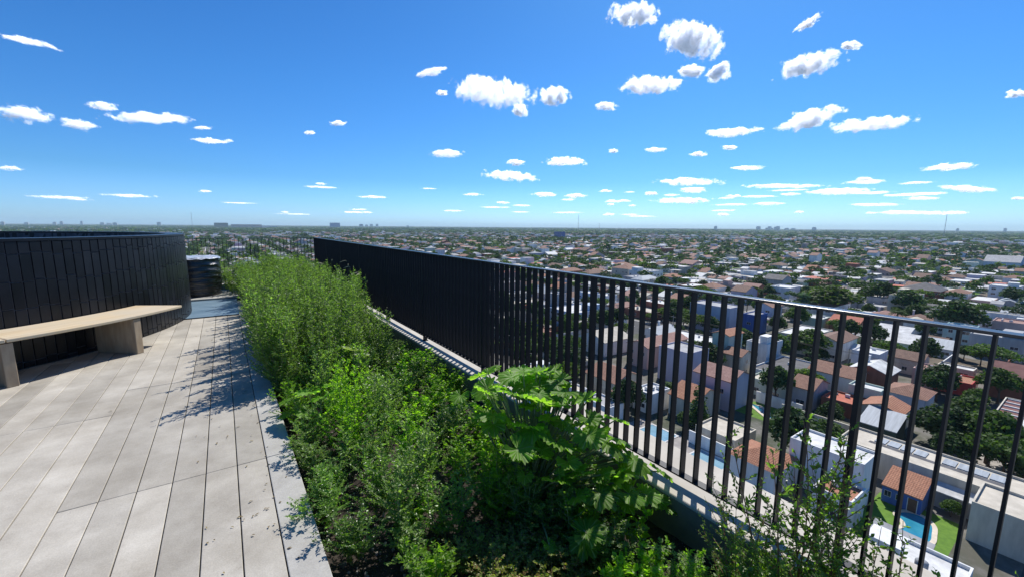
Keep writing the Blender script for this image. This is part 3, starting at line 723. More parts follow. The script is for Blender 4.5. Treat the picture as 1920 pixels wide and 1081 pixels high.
def wall_shape(m, kind, X, Y, h, mi=0, pitch=0.40, par=0.45):
    if kind == 'flat':
        m.box(-X, X, -Y, Y, 0, h-0.051, mi)
        m.box(-X, X, -Y, -Y+0.2, h-0.05, h+par, mi); m.box(-X, X, Y-0.2, Y, h-0.05, h+par, mi)
        m.box(-X, -X+0.2, -Y+0.2, Y-0.2, h-0.05, h+par, mi); m.box(X-0.2, X, -Y+0.2, Y-0.2, h-0.05, h+par, mi)
    elif kind in ('gable_x', 'gable_y'):
        a, b = (X, Y) if kind == 'gable_x' else (Y, X); rh = b*pitch; e = 0.02
        tr = (lambda p: p) if kind == 'gable_x' else (lambda p: (-p[1], p[0], p[2])); n = len(m.v)
        m.v += [tr(p) for p in ((-a,-b,0),(a,-b,0),(a,b,0),(-a,b,0),(-a,-b,h-e),(a,-b,h-e),(a,b,h-e),(-a,b,h-e),(-a,0,h+rh-e),(a,0,h+rh-e))]
        for f in ((0,3,2,1),(0,1,5,4),(2,3,7,6),(1,2,6,9,5),(3,0,4,8,7),(4,5,9,8),(6,7,8,9)): m.f.append(tuple(n+i for i in f)); m.m.append(mi)
    elif kind == 'lean':
        n = len(m.v); z1 = h+2*X*0.3-0.02; z0 = h-0.02
        m.v += [(-X,-Y,0),(X,-Y,0),(X,Y,0),(-X,Y,0),(-X,-Y,z0),(X,-Y,z1),(X,Y,z1),(-X,Y,z0)]
        for f in ((0,3,2,1),(4,5,6,7),(0,1,5,4),(1,2,6,5),(2,3,7,6),(3,0,4,7)): m.f.append(tuple(n+i for i in f)); m.m.append(mi)
    else: m.box(-X, X, -Y, Y, 0, h-0.14, mi)

FOOT = []       # occupied rectangles
HOUSES = []     # filler waits for sorting
def house(x0, x1, y0, y1, h, kind, wall, roof, label, group=None, tank=None, chimney=False, windows=True, rz=0.0, hut=False, cat='house', blank=(), name='house'):
    X, Y = (x1-x0)/2, (y1-y0)/2
    t = empty(name, ((x0+x1)/2, (y0+y1)/2, GZ), rz, label=label, cat=cat, group=group)
    m = MB(); wall_shape(m, kind, X, Y, h)
    m.build('wall', [WALL[wall]], t)
    m = MB(); roof_shape(m, kind, X, Y, h); m.build('roof', [ROOF[roof]], t)
    rn = random.Random(int(x0*31+y0*17))
    if windows:
        fl = max(1, int(h/2.9))
        for (ax, sgn, length) in (('x', -1, 2*Y), ('y', -1, 2*X), ('x', 1, 2*Y)):
            if (ax, sgn) in blank: continue
            n = int(length/3.6)
            if n < 1 or (ax == 'y' and rn.random() < 0.5): continue
            for f in range(fl):
                for i in range(n):
                    if rn.random() < 0.3: continue
                    p = -length/2 + length*(i+0.5)/n; z = 1.55 + 2.9*f
                    if ax == 'x' and sgn == 1 and f == 0 and i == n//2:
                        o = link('door', DOOR, t); o.location = (X, p, 0.02); o.rotation_euler = (0,0,R(-90)); continue
                    o = link('window', WIN, t); s = rn.choice((0.8, 1.0, 1.25)); o.scale = (s, 1, rn.choice((0.85, 1.0)))
                    if ax == 'x': o.location = (sgn*X, p, z); o.rotation_euler = (0,0,R(90 if sgn < 0 else -90))
                    else: o.location = (p, -Y, z); o.rotation_euler = (0,0,R(180))
    if tank:
        o = link('water_tank', TANK, t); o.location = (rn.uniform(-.4,.4)*X, rn.uniform(-.5,.5)*Y, (h+0.061) if kind == 'flat' else h+0.2+min(X,Y)*0.35); o.scale = (1,1,1)
        if kind != 'flat': o.location.x, o.location.y = 0, 0
    if hut and kind == 'flat' and X > 2.5 and Y > 2.5:
        m = MB(); a, b = X*0.35, Y*0.33; cx_, cy_ = rn.choice((-1,1))*X*0.5, rn.choice((-1,1))*Y*0.5
        m.box(cx_-a, cx_+a, cy_-b, cy_+b, h+0.061, h+2.4); m.box(cx_-a-.15, cx_+a+.15, cy_-b-.15, cy_+b+.15, h+2.401, h+2.55); m.build('stair_hut', [WALL[wall]], t)
    if windows and kind == 'flat' and cat == 'house' and rn.random() < 0.7:
        for q in range(rn.choice((1,2,3))):
            o = link('air_conditioner', ACU, t); o.location = (rn.uniform(-.7,.7)*(X-1), rn.uniform(-.7,.7)*(Y-1), h+0.061); o.rotation_euler = (0,0,rn.choice((0,R(90))))
    if chimney:
        o = link('chimney', CHIM, t); o.location = (X*0.35, Y*0.45, h+min(X,Y)*0.4 if kind != 'flat' else h+1.6)
    return t
def hero(x0, x1, y0, y1, *a, **k):
    FOOT.append((x0, x1, y0, y1)); return house(x0, x1, y0, y1, *a, **k)
def clear(x0, x1, y0, y1): FOOT.append((x0, x1, y0, y1))

# ---- individually modelled neighbours (metres east, metres north of the terrace corner)
hero(68.5,74,16.8,21.5, 4.2,'flat','white','orange tile','low white annex with an orange-tiled top beside the pool garden', blank=(('x',1),))
hero(75,81,17.6,27.4, 7.2,'flat','white','white','plain white two-storey block just left of the blue pool cabin', windows=False)
t = hero(81.6,86.2,12.2,16.7, 2.7,'lean','blue','orange tile','small blue cabin with orange tile roof behind the kidney pool', windows=False, cat='cabin', name='pool_cabin')
for q in (0.6, -0.9+0.0):
    o = link('window', WIN, t); o.location = (-2.3, 1.0+q*0.9, 1.5); o.rotation_euler = (0,0,R(90)); o.scale = (0.55,1,0.8)
o = link('door', DOOR, t); o.location = (-2.3, -1.3, 0.02); o.rotation_euler = (0,0,R(90))
t = hero(88.6,97,3.0,25.0, 4.2,'flat','cream','cream','long cream flat-roofed building with a strip of glass panels behind the blue cabin', windows=False, cat='building')
for i in range(9):
    if i == 4: continue
    m = MB(); m.box(0.6, 3.0, -8.2+1.72*i, -6.7+1.72*i, 4.262, 4.42); m.build('skylight', [ROOF['sheet metal']], t)
m = MB(); m.box(-0.6, 0.4, -8.6, 7.6, 4.262, 4.275); m.build('roof_gutter', [ROOF['dark grey']], t)
hero(80.5,88.4,-9,7.4, 5.2,'flat','cream','cream','tall blank beige block closing the pool garden on the right', windows=False, cat='building')
hero(86.6,88.4,7.9,12.0, 2.6,'lean','grey','white','low white-roofed shed between the blue cabin and the beige block', windows=False, cat='shed', name='shed')
hero(104.5,110.5,20.5,26.5, 3.0,'lean','dark green','sheet metal','dark green garage with a grey metal roof behind the long cream building', cat='garage', name='garage')
hero(111,118,21.5,28, 4.4,'gable_x','cream','orange tile','orange-tiled gable house right behind the dark green garage')
hero(124.5,133,20.6,27.6, 4.9,'hip','pale blue','terracotta','pale house with a terracotta hip roof and blank blue-white wall', blank=(('x',-1),))
hero(112,119,29.0,35.6, 3.0,'flat','brick','red-painted','low brick house with a bright orange-red terrace roof')
hero(125,133.5,33.4,43.2, 5.4,'gable_y','white','terracotta','white house with a terracotta gable roof and a grey tank on it', tank=True)
hero(134.6,143,29.3,37.3, 5.6,'gable_x','brick','white','red-brick house whose gable faces the terrace under a white roof', chimney=True)
hero(119.6,123.9,27.0,33.0, 5.2,'flat','pale green','white','narrow pale green house with a white rim before the red-brick gable', windows=False)
hero(162,170,28.6,35.8, 4.4,'gable_y','cream','brown tile','cream house with a brown tile roof right of the red-brick gable')
hero(152.2,160.2,24.2,28.5, 4.3,'flat','pink','faded pink tile','narrow pink flat-roofed house')
hero(152.5,161,17.4,24.0, 3.0,'flat','red','orange tile','house with a bright orange courtyard roof near the far right bars')
hero(157.8,173,6.5,15.8, 4.8,'gable_y','brick','maroon','long house under a dull maroon-brown roof at the far right')
t = hero(123.5,143,-6,11, 4.2,'flat','cream','maroon','maroon flat roof ruled with white beams at the right edge', windows=False, cat='building')
m = MB()
for i in range(7): m.box(-9.4+i*3.1, -9.0+i*3.1, -8.1, 8.1, 4.262, 4.5)
m.box(-9.5, 9.5, 4.0, 4.6, 4.262, 4.62); m.build('roof_beam', [ROOF['white']], t)
hero(153,161,36,42.4, 5.8,'flat','white','white','square white flat-roofed house behind the terracotta gable')
hero(222,231,27,35, 6.0,'flat','aqua','white','pale aqua flat house just above the rail on the right', hut=False)
hero(228,236,43,47.6, 5.0,'gable_x','white','cream','small house with a bright cream roof above the rail')
hero(206,220,14,26, 7.0,'flat','grey','pale grey','long grey two-storey block on the far right above the rail', hut=True, cat='building')
hero(239,249,17,25, 7.6,'flat','pink','faded pink tile','pink-roofed block stepping up behind the long grey one')
hero(129.6,139.5,55.8,61.8, 7.6,'flat','white','pale grey','white cubic house with a small flat terrace', hut=True, tank=True)
hero(120.6,128.6,62.6,67.6, 10.4,'gable_x','pale green','orange tile','tall pale green house with an orange tile roof', windows=True)
hero(161,171,84,101, 10.5,'flat','lavender','pale grey','big blank lavender-grey slab wall below the rail', windows=False, cat='building')
hero(116.5,123,56.6,61.8, 6.4,'gable_y','cream','terracotta','cream house with terracotta gable left of the white cubic house')
hero(92.8,101.5,46.6,55.8, 7.2,'gable_y','lavender','faded pink tile','two-storey grey house with a large faded red tile gable')
hero(98,107,60.6,70.0, 9.0,'flat','lavender','pale grey','tall plain lavender block with a blank side', windows=False, cat='building')
hero(81,91,48,54.4, 4.6,'gable_y','cream','orange tile','low house with an orange tile roof and cream rim')
hero(76.4,83.2,55.8,60.8, 4.4,'flat','white','white','bright white cube with a small dark roof hatch')
hero(108.6,116.6,41.6,50.6, 3.8,'flat','pale green','cream','long pale green wall with a cream flat roof')
hero(109,117.8,36.4,41.0, 5.0,'gable_y','grey','terracotta','blue-grey gable house beside the terracotta gable')
hero(76,86,66,76, 4.2,'gable_y','cream','terracotta','long terracotta tile roof just beyond the parapet, left part')
hero(74.2,79.8,61.2,65.4, 3.0,'lean','cream','brown tile','brown slatted tile lean-to beside the long terracotta roof')
hero(99.5,112,91.5,104, 4.8,'gable_x','white','cream','white hall with a pale cream roof, left of the lavender slab', cat='hall')
hero(101,121,76,83.5, 6.6,'gable_x','pink','faded pink tile','long pink-roofed house in the middle of the bars')
hero(67.5,75,26.2,33.2, 4.6,'hip','white','orange tile','nearest house with an orange hip roof, behind the wispy shrub', cat='house')
hero(74.2,82,35.8,43.6, 3.0,'flat','cream','cream','low cream flat building near the parapet', windows=False)
hero(267,281,106,117, 7.6,'flat','white','white','white flat-topped block well above the rail, right of centre')
hero(307,321,127,139, 7.6,'gable_y','grey','dark grey','house with a large dark roof above the rail')
hero(202,212,86.5,94, 6.6,'gable_x','pale blue','terracotta','pale blue gable house touching the rail line')
hero(170.5,180,78.6,83.6, 7.6,'flat','blue','pale grey','blue-walled house below the rail line')
hero(199,209,66,73, 5.0,'flat','pale green','white','pale green flat house between two big trees')
hero(202,212,55,64.6, 5.0,'gable_y','brick','red-painted','brick house with a red roof under the rail line')
hero(277,297,232,250, 7.6,'hip','cream','terracotta','large cream house with a terracotta hip roof above the rail, middle')
hero(272,292,209,227, 7.4,'flat','white','pale grey','large white flat block above the rail, middle', hut=True)
hero(345,365,58,76, 6,'hip','brick','dark grey','large house with a dark hip roof on the right')
hero(376,391,31,43, 9,'flat','white','white','three-storey white block far right', hut=True, cat='building')
hero(571,590,160,180, 6,'flat','white','white','long white warehouse far off on the right, left one', windows=False, cat='warehouse')
hero(569,588,136,156, 6,'flat','white','white','long white warehouse far off on the right, right one', windows=False, cat='warehouse')
hero(690,722,60,86, 8,'gable_y','pale blue','pale grey','long pale blue warehouse near the right edge', windows=False, cat='warehouse')
hero(983,1000,1125,1165, 24.5,'flat','blue','pale grey','solitary blue tower block standing above the far trees', cat='building', name='tower_block')
hero(-72,62,6000,6040, 62,'flat','dark green','dark grey','dark flat block on the left part of the horizon', windows=False, cat='building', name='distant_block')
hero(80,360,5340,5380, 45,'flat','pink','maroon','long low brownish block left of centre on the horizon', windows=False, cat='building', name='distant_block')
hero(1360,1500,6860,6900, 81,'flat','blue','dark grey','blue block rising on the horizon above the railing corner', windows=False, cat='building', name='distant_block')
hero(345,515,5420,5460, 29,'flat','white','white','white shed low on the horizon behind the weeds', windows=False, cat='shed', name='distant_shed')

# ---- pools and gardens
M_grass = mottled('grass', (0.075,0.16,0.015), (0.12,0.23,0.025), 1.2, 0.95, 0.4)
M_water = mottled('pool_water', (0.02,0.19,0.30), (0.05,0.28,0.38), 0.5, 0.06, 0.25, bscale=1.6, bdist=0.05, spec=0.6)
M_stone = mottled('pool_rim', (0.52,0.45,0.35), (0.66,0.58,0.46), 1.4, 0.8)
M_pave = mottled('yard_paving', (0.24,0.22,0.20), (0.38,0.35,0.32), 0.4, 0.9)
M_earth = mottled('yard_earth', (0.08,0.065,0.045), (0.15,0.12,0.085), 0.5, 0.95)
def smooth_outline(pts, n=6):
    out = []; k = len(pts)
    for i in range(k):
        p0, p1, p2, p3 = (Vector(pts[(i+j-1) % k]) for j in range(4))
        for s in range(n):
            t = s/n; out.append(0.5*((2*p1)+(p2-p0)*t+(2*p0-5*p1+4*p2-p3)*t*t+(3*p1-3*p2+p3-p0)*t**3))
    return out
def pool(pts, label, rim=0.55, rmat=None, wmat=None):
    o_ = smooth_outline(pts) if len(pts) > 4 else [Vector(p) for p in pts]; c = sum(o_, Vector((0,0)))/len(o_)
    t = empty('swimming_pool', (c.x, c.y, GZ), label=label, cat='swimming pool')
    inn = [p-c for p in o_]; k = len(inn); out = []
    for i in range(k):
        d = (inn[(i+1) % k]-inn[i-1]); nrm = Vector((d.y, -d.x)).normalized()
        if nrm.dot(inn[i]) < 0 and len(pts) <= 4: nrm = -nrm
        out.append(inn[i]+nrm*rim*(1.3 if len(pts) <= 4 else 1))
    m = MB()
    for i in range(k):
        j = (i+1) % k; a, b, c2, d2 = inn[i], inn[j], out[j], out[i]
        m.poly([(a.x,a.y,.12),(d2.x,d2.y,.12),(c2.x,c2.y,.12),(b.x,b.y,.12)]); m.poly([(d2.x,d2.y,.0),(c2.x,c2.y,.0),(c2.x,c2.y,.12),(d2.x,d2.y,.12)]); m.poly([(a.x,a.y,.12),(b.x,b.y,.12),(b.x,b.y,-.3),(a.x,a.y,-.3)])
    ob = m.build('rim', [rmat or M_stone], t); fix(ob)
    m = MB(); m.poly([(p.x, p.y, 0.06) for p in inn]); m.build('water', [wmat or M_water], t)
kid = [(79.1,14.1),(80.9,13.6),(81.5,12.0),(80.2,10.7),(77.8,10.2),(75.5,10.0),(73.4,10.8),(73.3,12.2),(74.6,13.1),(76.6,12.7),(77.9,13.1)]
pool([(p[0], p[1]) for p in reversed(kid)], 'kidney-shaped turquoise pool with a pale stone rim on the green lawn'); clear(68,82.5,7,17.4)
pool([(102,44.4),(102,46.6),(97.4,40.6),(97.4,38.6)][::-1], 'narrow blue pool behind a grey wall in the middle of the bars'); clear(95.5,104.5,36.5,46.4)
pool([(126,63.6),(122,63.6),(122,61.9),(126,61.9)][::-1], 'small teal pool beside the tall pale green house', 0.3)
M_water_pale = mottled('pale_pool_water', (0.16,0.30,0.38), (0.24,0.40,0.48), 0.5, 0.08, 0.25, bscale=1.6, bdist=0.05, spec=0.6)
pool([(72.8,52.6),(68.6,52.6),(68.6,46.6),(72.8,46.6)], 'pale blue pool close under the parapet, farther one', 0.4, ROOF['white'], M_water_pale); clear(65,73.6,44,55)
pool([(71.8,41.0),(67.6,41.0),(67.6,35.0),(71.8,35.0)], 'pale blue pool close under the parapet, nearer one', 0.4, ROOF['white'], M_water_pale); clear(62,72.4,33.6,43)
yard = MB()
def ysheet(x0,x1,y0,y1,mi): yard.poly([(x0,y0,GZ+0.004),(x1,y0,GZ+0.004),(x1,y1,GZ+0.004),(x0,y1,GZ+0.004)], mi)
ysheet(68.2,84,8.0,17.4,0); ysheet(95,104.3,36,46.6,0); ysheet(62,73.6,33.4,56,1)

# ---- street grid and filler lots
SX = [147+112*k for k in range(-9, 28)]; SY = [-2+112*k for k in range(-1, 28)]
SW = 4.2
def inview(x, y, m=3.0):
    a = math.degrees(math.atan2(x, y)); return (-16.4-m) < a < (85.6+m)
def hidden(x, y): return (x < 58 and y < 330) or (math.degrees(math.atan2(x, y)) < -5 and y < 800)
def overlaps(x0, x1, y0, y1, g=0.4):
    for (a, b, c, d) in FOOT:
        if x0 < b+g and x1 > a-g and y0 < d+g and y1 > c-g: return True
    return False
WC_ = ['white']*16+['cream']*5+['grey']*4+['lavender']*2+['pink']*3+['brick']*3+['pale blue']+['pale green']*2
RF = ['white']*9+['pale grey']*6+['cream']*4+['red-painted']*2+['dark grey']*2
RT = ['terracotta']*4+['brown tile']*6+['faded pink tile']*5+['orange tile']*1+['sheet metal']*2
LOTS = []; TREES = []; WALLS = []
def add_lot(x0, x1, y0, y1, h, kind, wall, roof, near, rear=False):
    cx_, cy_ = (x0+x1)/2, (y0+y1)/2
    if not inview(cx_, cy_) or hidden(cx_, cy_): return
    if near and overlaps(x0, x1, y0, y1): return
    LOTS.append((math.hypot(cx_, cy_), x0, x1, y0, y1, h, kind, wall, roof, rear))
for i in range(len(SX)-1):
    for j in range(len(SY)-1):
        bx0, bx1, by0, by1 = SX[i]+SW+2.5, SX[i+1]-SW-2.5, SY[j]+SW+2.5, SY[j+1]-SW-2.5
        mx, my = (bx0+bx1)/2, (by0+by1)/2; d = math.hypot(mx, my)
        if not inview(mx, my, 9) or d > 3100: continue
        near = d < 760; keep = min(1.0, 1500/d) if d > 1500 else 1.0
        park = (not near) and rnd.random() < 0.10
        for side in (0, 1):
            y = by0
            while y < by1-6:
                wd = rnd.uniform(8.2, 11.5) if rnd.random() < 0.85 else rnd.uniform(13, 18)
                y1 = min(y+wd, by1)
                if rnd.random() > keep or park:
                    TREES.append((bx0+rnd.uniform(3,45) if side == 0 else bx1-rnd.uniform(3,45), y+wd/2, rnd.uniform(6,13))); y = y1; continue
                set_ = rnd.choice((0,0,2,3,4)); dep = rnd.uniform(11, 22)
                xa, xb = (bx0+set_, bx0+set_+dep) if side == 0 else (bx1-set_-dep, bx1-set_)
                two = rnd.random() < 0.38; h = rnd.uniform(5.6,6.8) if two else rnd.uniform(2.9,3.7)
                if rnd.random() < 0.04: h = rnd.uniform(8.5, 11)
                tile = rnd.random() < 0.31
                kind = rnd.choice(('gable_y','gable_x','hip','hip')) if tile else 'flat'
                roof = rnd.choice(RT if tile else RF); wall = rnd.choice(WC_)
                ya, yb = y+0.1, y1-(0.1 if rnd.random() < .6 else rnd.uniform(.8,2))
                if two and not tile and rnd.random() < 0.6:     # a lower front part and a taller rear part
                    xm = xa + (xb-xa)*rnd.uniform(.35,.65)
                    add_lot(xa, xm-0.02, ya, yb, 3.2, 'flat', wall, rnd.choice(RF), near); add_lot(xm, xb, ya+0.01, yb-0.01, h, kind, wall, roof, near)
                else: add_lot(xa, xb, ya, yb, h, kind, wall, roof, near)
                lotdep = 46; rx0, rx1 = (xb, bx0+lotdep) if side == 0 else (bx1-lotdep, xa)
                if rnd.random() < 0.85 and rx1-rx0 > 12:        # rear shed or quincho
                    dd = rnd.uniform(4, 7.5); ww = rnd.uniform(.55, .98)*(y1-y)
                    qx0, qx1 = (rx1-dd, rx1) if side == 0 else (rx0, rx0+dd)
                    add_lot(qx0, qx1, y+.12, y+ww, rnd.uniform(2.5,3.2), rnd.choice(('flat','lean','gable_y')), rnd.choice(WC_), rnd.choice(RT+RF), near, True)
                    rx0, rx1 = (rx0, qx0) if side == 0 else (qx1, rx1)
                if rnd.random() < 0.5 and rx1-rx0 > 10:         # lean annex behind the house
                    dd = rnd.uniform(2.5, 5); ww = rnd.uniform(.4, .7)*(y1-y); qx0, qx1 = (rx0+.1, rx0+dd) if side == 0 else (rx1-dd, rx1-.1)
                    add_lot(qx0, qx1, y1-ww, y1-.15, rnd.uniform(2.6,3.4), rnd.choice(('flat','flat','lean')), rnd.choice(WC_), rnd.choice(RF+['sheet metal']), near, True)
                    rx0, rx1 = (qx1, rx1) if side == 0 else (rx0, qx0)
                if near and not overlaps(rx0, rx1, y, y1, 0):
                    ysheet(rx0, rx1, y+.1, y1-.1, rnd.choice((0,0,1,1,2)))
                    if d < 330 and inview(rx0, y) and not hidden(rx0, y): WALLS.append((math.hypot((rx0+rx1)/2, y), rx0, rx1, y))
                for q in range(rnd.choice((1,1,2,3)) if near else 2):
                    tx, ty = rnd.uniform(rx0+1, max(rx0+2, rx1-1)), rnd.uniform(y+1, y1-1)
                    if not (near and overlaps(tx-1, tx+1, ty-1, ty+1, 0)): TREES.append((tx, ty, rnd.uniform(4.5, 11)))
                y = y1
        s = 9
        for q in range(int(104/s)):                              # street trees
            for (tx, ty) in ((SX[i]+SW+1.2, by0+q*s+rnd.uniform(-2,2)), (SX[i+1]-SW-1.2, by0+q*s+rnd.uniform(-2,2)), (bx0+q*s, SY[j]+SW+1.2), (bx0+q*s, SY[j+1]-SW-1.2)):
                if rnd.random() < (0.55 if near else 0.30) and not (near and overlaps(tx-1.5, tx+1.5, ty-1.5, ty+1.5, 0)): TREES.append((tx, ty, rnd.uniform(5, 10.5)))
# more green with distance
for q in range(1000):
    a = R(rnd.uniform(-17, 88)); d = 480 + 2700*rnd.random()**0.8
    TREES.append((math.sin(a)*d, math.cos(a)*d, rnd.uniform(8, 16)))
WCOL = {'white':'white','cream':'cream','grey':'grey','lavender':'lavender-grey','pink':'pink','brick':'brick','pale blue':'pale blue','pale green':'pale green'}
KN = {'flat':'flat roof','gable_x':'gable roof','gable_y':'gable roof','hip':'hip roof','lean':'lean-to roof'}
def where(x, y, z):
    v = Vector((x, y, z-CAM_H)); dd = v.dot(_F); u = (960+785*v.dot(_R2)/dd)/1920; vv = 540.5-785*v.dot(_U2)/dd
    rail = 445+0.144*(u*1920-586)
    col = 'behind the tall weeds' if u < 0.31 else 'left of centre' if u < 0.46 else 'in the middle' if u < 0.58 else 'right of centre' if u < 0.74 else 'towards the right' if u < 0.88 else 'far right'
    if u < 0.31: return col
    return ('above' if vv < rail else 'below')+' the rail line, '+col
LOTS.sort(key=lambda q: q[0]); n_ind = 300 - len([f for f in FOOT])
seen_ = {}
for q, L_ in enumerate(LOTS[:n_ind]):
    d, x0, x1, y0, y1, h, kind, wall, roof, rear = L_
    rf = roof if 'tile' in roof or roof == 'sheet metal' else roof
    lab = f"{'small ' if rear else 'two-storey ' if h > 5 else ''}{WCOL[wall]} {'outbuilding' if rear else 'house'} with {rf} {KN[kind]}, {where((x0+x1)/2, (y0+y1)/2, GZ+h)}"
    lab = ' '.join(lab.split()[:16])
    house(x0, x1, y0, y1, h, kind, wall, roof, lab, group='houses like: '+lab, tank=(kind == 'flat' and not rear and rnd.random() < .5), chimney=(kind != 'flat' and not rear and rnd.random() < .35), hut=(kind == 'flat' and not rear and rnd.random() < .3), cat='shed' if rear else 'house')
# the rest of the suburb, one mass
WK = list(WALL); RK = list(ROOF); m = MB()
for L_ in LOTS[n_ind:]:
    d, x0, x1, y0, y1, h, kind, wall, roof, rear = L_
    cx_, cy_, X, Y = (x0+x1)/2, (y0+y1)/2, (x1-x0)/2, (y1-y0)/2; k0 = len(m.v)
    if kind == 'flat': m.box(-X, X, -Y, Y, 0, h, WK.index(wall)); m.box(-X+.25, X-.25, -Y+.25, Y-.25, h-.3, h+.05, len(WK)+RK.index(roof))
    else: wall_shape(m, kind, X, Y, h, WK.index(wall)); roof_shape(m, kind, X, Y, h, len(WK)+RK.index(roof))
    if d < 900:
        for s in range(int(2*Y/3.5)): m.box(-X-0.03, -X+.1, -Y+1+3.5*s, -Y+2.3+3.5*s, 1.0, 2.1, len(WK)+len(RK))
    for v in range(k0, len(m.v)): a = m.v[v]; m.v[v] = (a[0]+cx_, a[1]+cy_, a[2]+GZ)
m.build('distant_houses', [WALL[k] for k in WK]+[ROOF[k] for k in RK]+[M_glass], kind='stuff')
# garden walls of the nearest lots
WALLS.sort(); M_wall = [WALL['white'], WALL['grey'], WALL['cream'], WALL['brick']]
for q, (d, x0, x1, y) in enumerate(WALLS[:110]):
    if overlaps(x0, x1, y-.1, y+.1, 0): continue
    k_ = rnd.randrange(4); m = MB(); L_ = x1-x0; hh = rnd.uniform(1.8, 2.6); m.box(0, L_, -0.09, 0.09, 0, hh); m.box(-.02, L_+.02, -0.12, 0.12, hh, hh+.06)
    o = m.build('garden_wall', [M_wall[k_]]); o.location = (x0, y, GZ); lab = f"{('white','grey','cream','brick')[k_]} garden wall between two back yards, {where((x0+x1)/2, y, GZ+2)}"
    tag(o, lab, 'wall', 'walls like: '+lab)
for (x0,x1,y0,y1,h,wk,lab) in ((68,81,17.45,17.62,2.4,'white','white wall on the left side of the pool lawn'),(117.0,117.2,34,46,3.4,'grey','grey wall with a pale top left of the dark green garage'),(96,102,25.6,38,0,'grey',None),
        (100.2,100.4,26.5,39,3.0,'cream','long beige garden wall below the orange-red terrace roof'),(104.4,104.6,36.5,46.4,2.6,'white','white wall behind the narrow blue pool'),(72.8,73.0,33.6,44,2.4,'white','white wall behind the nearer pale blue pool')):
    if not lab: continue
    m = MB(); m.box(x0,x1,y0,y1,0,h); m.box(x0-.03,x1+.03,y0-.03,y1+.03,h,h+.08); o = m.build('garden_wall', [WALL[wk]]); o.location = (0,0,GZ); tag(o, lab, 'wall')
yard.build('yards', [M_grass, M_pave, M_earth], kind='structure')
# ---- ground, roads, pavements
def ground_mat():
    m, n, b = newmat('ground'); f1 = noise_tex(n, 0.02, 8, 0.7); f2 = noise_tex(n, 0.15, 6, 0.7)
    c1 = mix_rgb(n, ramp(n, f1, 0.4, 0.6), (0.035,0.055,0.022), (0.10,0.09,0.07)); c2 = mix_rgb(n, ramp(n, f2, 0.45, 0.62), c1, (0.16,0.15,0.135))
    n.links.new(c2, b.inputs['Base Color']); b.inputs['Roughness'].default_value = 0.95; return m
V = []; F = []; rs = [0,400,1200,3000,8000,20000,60000]; na = 96
m = MB(); V = [(0,0,0)]; fs = []
for r_ in rs[1:]: V += [(r_*math.cos(2*math.pi*k/na), r_*math.sin(2*math.pi*k/na), 0) for k in range(na)]
fs = [(0,1+k,1+(k+1)%na) for k in range(na)]
for j in range(len(rs)-2): fs += [(1+j*na+k,1+(j+1)*na+k,1+(j+1)*na+(k+1)%na,1+j*na+(k+1)%na) for k in range(na)]
me = bpy.data.meshes.new('ground'); me.from_pydata(V, [], fs); me.materials.append(ground_mat()); me.update(); o = link('ground', me, kind='structure'); o.location = (0,0,GZ)
M_asph = mottled('asphalt', (0.045,0.045,0.047), (0.075,0.075,0.077), 0.5, 0.9); M_side = mottled('pavement', (0.22,0.21,0.20), (0.32,0.31,0.29), 0.6, 0.9)
roadm = MB(); sidem = MB(); LIM = 1800
for x in SX:
    if -700 < x < LIM: y_ = -140 if x > 30 else 330; roadm.poly([(x-SW,y_,GZ+.008),(x+SW,y_,GZ+.008),(x+SW,LIM,GZ+.008),(x-SW,LIM,GZ+.008)])
for y in SY:
    if y < LIM: x_ = 30 if y < 300 else -700; roadm.poly([(x_,y-SW,GZ+.012),(LIM,y-SW,GZ+.012),(LIM,y+SW,GZ+.012),(x_,y+SW,GZ+.012)])
for i in range(len(SX)-1):
    for j in range(len(SY)-1):
        if SX[i] > 800 or SY[j] > 800 or (SX[i] < 30 and SY[j] < 300) or SX[i] < -300: continue
        for (a,b,c,d) in ((SX[i]+SW,SX[i]+SW+2.4,SY[j]+SW,SY[j+1]-SW),(SX[i+1]-SW-2.4,SX[i+1]-SW,SY[j]+SW,SY[j+1]-SW),(SX[i]+SW+2.4,SX[i+1]-SW-2.4,SY[j]+SW,SY[j]+SW+2.4),(SX[i]+SW+2.4,SX[i+1]-SW-2.4,SY[j+1]-SW-2.4,SY[j+1]-SW)):
            if not overlaps(a,b,c,d,0): sidem.box(a,b,c,d,GZ,GZ+.12)
roadm.build('road', [M_asph], kind='structure'); sidem.build('pavement', [M_side], kind='structure')

